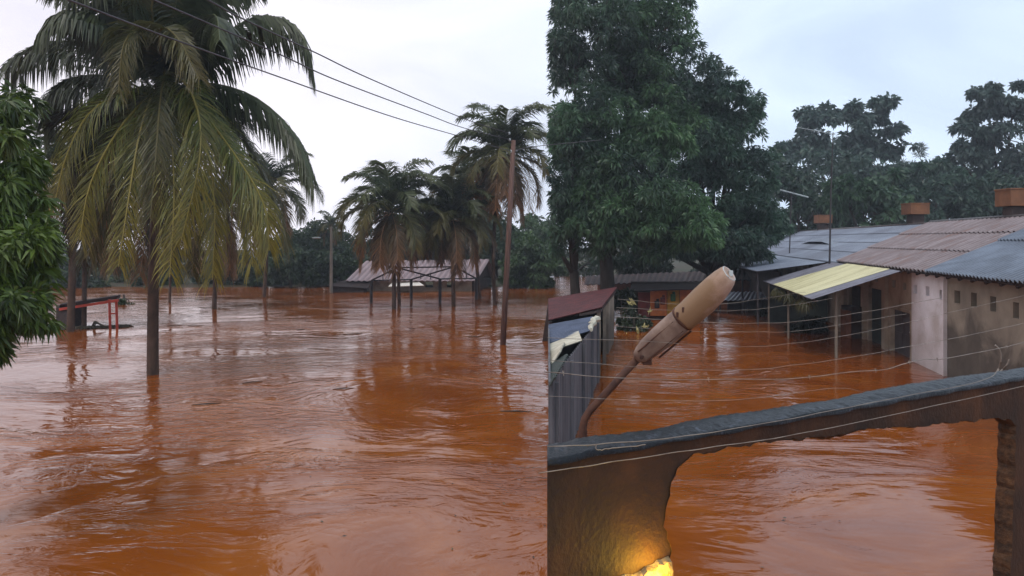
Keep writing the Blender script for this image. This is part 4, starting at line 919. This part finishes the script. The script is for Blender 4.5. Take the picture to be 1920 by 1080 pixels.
Fc += [list(range(k)), [nu * k + j for j in range(k)][::-1]]
mb.add(V, Fc); mb.build('coping', M['bitumen'], pw_, smooth=True)

# lamp under the wall: bare bulb on a ledge at the foot of the jamb
lu, lz = face(1222, 1104)
lc = Wp(lu, lz, -.085)
lg = thing('ledge', Wp(lu, lz - .1, -.1), 'rough plastered ledge glowing at the foot of the broken jamb', 'ledge')
ua, _ = face(1120, 1080); ub, zb_ = face(1253, 1066)
mb = MB(); V = []
for i in range(31):
    u = ua - .3 + (ub - ua + .3) * i / 30; zt = face(1190, 1079)[1] + .05 * (i / 30) ** 3 + .02 * mnoise.noise((u * 9, 0, 0)) + .012 * mnoise.noise((u * 40, 0, 0))
    for t, z in ((-.002, zt), (-.035 - .02 * mnoise.noise((u * 22, 1, 0)), zt - .012 + .012 * mnoise.noise((u * 25, 5, 0))), (-.05, zt - .05), (-.05, zt - .25), (-.002, zt - .25)): V.append(tuple(Wp(u, z, t)))
mb.add(V, [(i * 5 + j, (i + 1) * 5 + j, (i + 1) * 5 + (j + 1) % 5, i * 5 + (j + 1) % 5) for i in range(30) for j in range(5)] + [[0, 1, 2, 3, 4], [150 + j for j in range(5)][::-1]])
mb.build('shelf', M['ledge'], lg)
bl = thing('light_bulb', lc, 'bare warm bulb shining just below the picture beside the broken jamb', 'light bulb')
em = bpy.data.materials.new('lit bulb'); em.use_nodes = True; p_ = em.node_tree.nodes['Principled BSDF']
p_.inputs['Emission Color'].default_value = (1, .6, .1, 1); p_.inputs['Emission Strength'].default_value = 60; p_.inputs['Base Color'].default_value = (1, .8, .5, 1)
MB().loft([(lc + Vector((0, 0, z)), (1, 0, 0), (0, 1, 0), r_, r_) for z, r_ in ((-.04, .012), (-.025, .028), (0, .034), (.02, .028), (.045, .014))], 16).build('globe', em, bl, smooth=True)
MB().loft([(lc + Vector((0, 0, z)), (1, 0, 0), (0, 1, 0), r_, r_) for z, r_ in ((-.10, .02), (-.04, .018))], 12).build('socket', M['dark_metal'], bl, smooth=True)
pl = bpy.data.lights.new('bulb light', 'POINT'); pl.energy = 7; pl.color = (1, .62, .06); pl.shadow_soft_size = .035
plo = bpy.data.objects.new('bulb_light', pl); COL.objects.link(plo); plo.parent = bl; plo.location = (0, 0, .09)

# old street lamp reaching over the wall
Yl = 4.25
sl_ = thing('street_lamp', Vector((W(1093, 800, Yl).x, Yl, 0)), 'old weathered street lamp head on a rusty bent pipe rising behind the wall', 'street lamp')
q = W(1093, 795, Yl)
P = [Vector((q.x, Yl, -1)), Vector((q.x, Yl, 3.3)), W(1093, 800, Yl), W(1096, 786, Yl), W(1106, 770, Yl), W(1150, 722, Yl - .02), W(1207, 660, Yl - .05)]
MB().tube([tuple(p) for p in P], [.03, .03, .022, .022, .022, .021, .021], 12).build('pole', M['rusty_pipe'], sl_, smooth=True)
ax0, ax1 = W(1197, 668, Yl - .05), W(1378, 515, Yl - .35)
ax = (ax1 - ax0).normalized(); un = Vector((0, -1, 0)); un = (un - ax * un.dot(ax)).normalized(); vn = ax.cross(un).normalized()
if vn.z < 0: vn = -vn
Lx = (ax1 - ax0).length
def sec(t, ru, rv, dv=0): return (ax0 + ax * Lx * t + vn * dv, un, vn, ru * .9, rv * .9)
hs = MB().loft([sec(-.02, .028, .026), sec(.0, .045, .04), sec(.03, .056, .05), sec(.10, .064, .062), sec(.25, .070, .070), sec(.40, .072, .073), sec(.47, .070, .070), sec(.49, .060, .060)], 28, e=.6).build('housing', M['lamp_housing'], sl_, smooth=True)
MB().tube([tuple(Vector(sec(.976, 0, 0, .024)[0]) + un * .060 * math.cos(a_) + vn * .043 * math.sin(a_)) for a_ in np.linspace(0, 6.28, 25)], .0028, 6).build('lens_rim', M['pale_metal'], sl_, smooth=True)
MB().loft([sec(.465, .078, .078), sec(.475, .080, .081), sec(.485, .080, .081), sec(.495, .076, .077)], 28, e=.9).build('collar', M['rusty_pipe'], sl_, smooth=True)
MB().loft([sec(.48, .078, .078), sec(.50, .080, .078), sec(.56, .082, .080, .0), sec(.70, .086, .084, .004), sec(.82, .088, .080, .010), sec(.90, .084, .070, .016), sec(.95, .076, .060, .020), sec(.972, .070, .052, .023), sec(.980, .062, .044, .024), sec(.976, .050, .034, .024)], 32, e=.8).build('bowl', M['lamp_bowl'], sl_, smooth=True)
for sg in (-1, 1):
    MB().tube([sec(t, 0, 0)[0] + un * .058 * 1 + vn * .036 * sg for t in (.06, .25, .44)], .004, 5).build('seam_rib', M['rusty_pipe'], sl_)
for t_ in (.50, .56):
    c = sec(t_, 0, 0)[0] + un * .058 + vn * .05; MB().box(c, (.012, .012, .028)).build('clip', M['rusty_pipe'], sl_, bevel=.002)
c = ax0 + ax * Lx * .02 - vn * .05
MB().box(c, (.05, .05, .04)).build('clamp', M['rusty_pipe'], sl_, bevel=.004)
c = ax0 + ax * Lx * .05 + vn * .0 + un * .05
MB().loft([(c, ax, vn, .012, .012), (c + un * .02, ax, vn, .010, .010)], 10).build('bolt', M['rusty_pipe'], sl_)
MB().tube([sec(t, 0, 0)[0] - vn * .078 + un * .01 for t in (.12, .3, .46)], .006, 6).build('hinge_rod', M['rusty_pipe'], sl_)
sec_ = ax0 + ax * Lx * .985
mb = MB().box(sec_ + vn * .02, (.02, .02, .03)); mb.build('latch', M['pale_metal'], sl_)

# wires strung above and in front of the wall
def wire(P, lab, dt=0.25, r=.0014, barbs=False, grp='wires strung above the foreground wall', Ys=None):
    pts = []
    for k, (px, py) in enumerate(P):
        # distance of the wall line (offset dt behind its front face) at this column
        a = A0 + nd * dt; rr = (px - 960) / F
        t = (a.x - rr * a.y) / (rr * ud.y - ud.x); Y = a.y + ud.y * t
        if Ys: Y = Ys
        pts.append(W(px, py, Y))
    C = smooth_pts(pts, 70)
    C = [Vector(p) + Vector((0, 0, .004 * mnoise.noise((p[0] * 3, i_ * .2, 0)))) for i_, p in enumerate(C)]
    mb = MB(); mb.tube([tuple(p) for p in C], r, 5, False)
    if barbs:
        for i in range(6, 68, 9):
            p = C[i]
            for d in ((.3, .2, 1), (-.4, .3, 1), (.2, -.3, -1)): mb.tube([p, p + Vector(d).normalized() * .013], r * .7, 4)
    return solo(mb, 'wire', M['steel_wire'], lab, 'wire', grp)
wire([(1000, 742), (1026, 743), (1248, 751), (1400, 748), (1560, 728), (1706, 649 + 40), (1800, 668)][:5] + [(1620, 735)], 'lowest straight wire crossing the lane just above the wall, in front of the lamp pipe', .35)
wire([(1020, 698), (1052, 700), (1199, 711), (1400, 711), (1500, 709), (1596, 697), (1654, 694), (1692, 683), (1733, 674), (1765, 673), (1861, 656), (1920, 642), (2000, 622)], 'thick crooked wire running up to the twisted stake at the right', .12, .0024, True)
wire([(1020, 674), (1050, 677), (1248, 691), (1400, 693), (1500, 683), (1620, 666), (1705, 649), (1800, 632), (1920, 606)], 'wire crossing the lane just above the crooked wire', .3)
wire([(1026, 634), (1180, 638), (1300, 646), (1400, 650), (1500, 642), (1620, 623), (1707, 603), (1830, 575), (1960, 545)], 'wire crossing in front of the door and the stained wall', .35)
wire([(1152, 612), (1290, 621), (1400, 622), (1500, 620), (1620, 601), (1700, 588)], 'thin wire crossing the dark porch between two brighter ones', .9, .0014)
wire([(1154, 594), (1225, 598), (1314, 604), (1400, 606), (1500, 602), (1620, 585), (1697, 571), (1765, 558)], 'bright wire reaching the white wall corner below the vents', .8, .0018)
wire([(1156, 577), (1290, 583), (1400, 581), (1480, 572), (1560, 560)], 'thin wire crossing above the lane behind the lamp bowl', 1.2)
wire([(1158, 561), (1278, 571), (1357, 570), (1429, 560), (1510, 548)], 'topmost wire crossing the lane from the red roofed shed', 1.2)
wire([(1026, 838), (1130, 832), (1280, 818), (1480, 785), (1700, 742), (1800, 724), (1858, 707), (1872, 690)], 'pale wire lying along the bitumen wall top up to the stake', -.035, .002)
wire([(1010, 888), (1150, 866), (1300, 843), (1480, 817), (1700, 772), (1920, 724), (2000, 704)], 'long taut wire stretched in front of the beam over the opening', -.06, .0022)
wire([(1118, 832), (1120, 843), (1150, 840), (1210, 834)], 'short bent scrap of wire on the left end of the wall top', -.04, .002)
# twisted stake at the right
mb = MB()
mb.tube(smooth_pts([top_pt(1864, 712) , W(1870, 700, 5.8), W(1877, 675, 5.8), W(1875, 658, 5.8), W(1866, 647, 5.8)], 16), .007, 6)
mb.tube(smooth_pts([top_pt(1862, 706), W(1875, 697, 5.8), W(1888, 684, 5.8), W(1892, 674, 5.8)], 12), .006, 6)
solo(mb, 'wire_stake', M['steel_wire'], 'twisted forked wire stake standing on the wall top near the right edge', 'stake')

mb = MB(); r6 = np.random.default_rng(77)
for k_ in range(260):
    Y = 8 + 55 * r6.random() ** 1.3; x = r6.uniform(-.66, .66) * Y
    line = math.sin(Y * .35 + x * .2) * 1.5; x += line
    a = r6.uniform(0, 6.28); L_ = r6.uniform(.015, .035) * (1 + Y / 30); d = np.array((math.cos(a), math.sin(a), 0)) * L_; n_ = np.array((-math.sin(a), math.cos(a), 0)) * L_ * .3
    c = np.array((x, Y, .012)); col = [(.05, .035, .02), (.10, .09, .03), (.3, .2, .1), (.04, .05, .02)][k_ % 4]
    mb.add([c - d, c + n_ + (0, 0, .008), c + d, c - n_], [(0, 1, 2, 3)], col)
for k_ in range(14):
    Y = r6.uniform(14, 45); x = r6.uniform(-.5, .1) * Y; a = r6.uniform(-.5, .5); L_ = r6.uniform(.3, .9)
    mb.tube([(x, Y, .01), (x + L_ * .5 * math.cos(a), Y + L_ * .5 * math.sin(a), .03), (x + L_ * math.cos(a), Y + L_ * math.sin(a) + .1, .0)], [.012, .02, .008], 5, col=(.04, .028, .02))
solo(mb, 'floating_debris', M['leaf'], 'scattered leaves and twigs drifting on the muddy water', 'debris', kind='stuff')

# ------------------------------------------------------------------ humid air
hz = bpy.data.materials.new('humid air'); hz.use_nodes = True; t = hz.node_tree; t.nodes.clear()
o_ = N(t, 'ShaderNodeOutputMaterial'); pv = N(t, 'ShaderNodeVolumePrincipled'); pv.inputs['Density'].default_value = HAZE
pv.inputs['Color'].default_value = (.80, .88, 1, 1); pv.inputs['Anisotropy'].default_value = .2
t.links.new(pv.outputs[0], o_.inputs['Volume'])
if HAZE: solo(MB().box((10, 130, 14), (520, 340, 32)), 'haze', hz, 'thin pale humid air filling the whole flooded place', 'haze', kind='stuff')
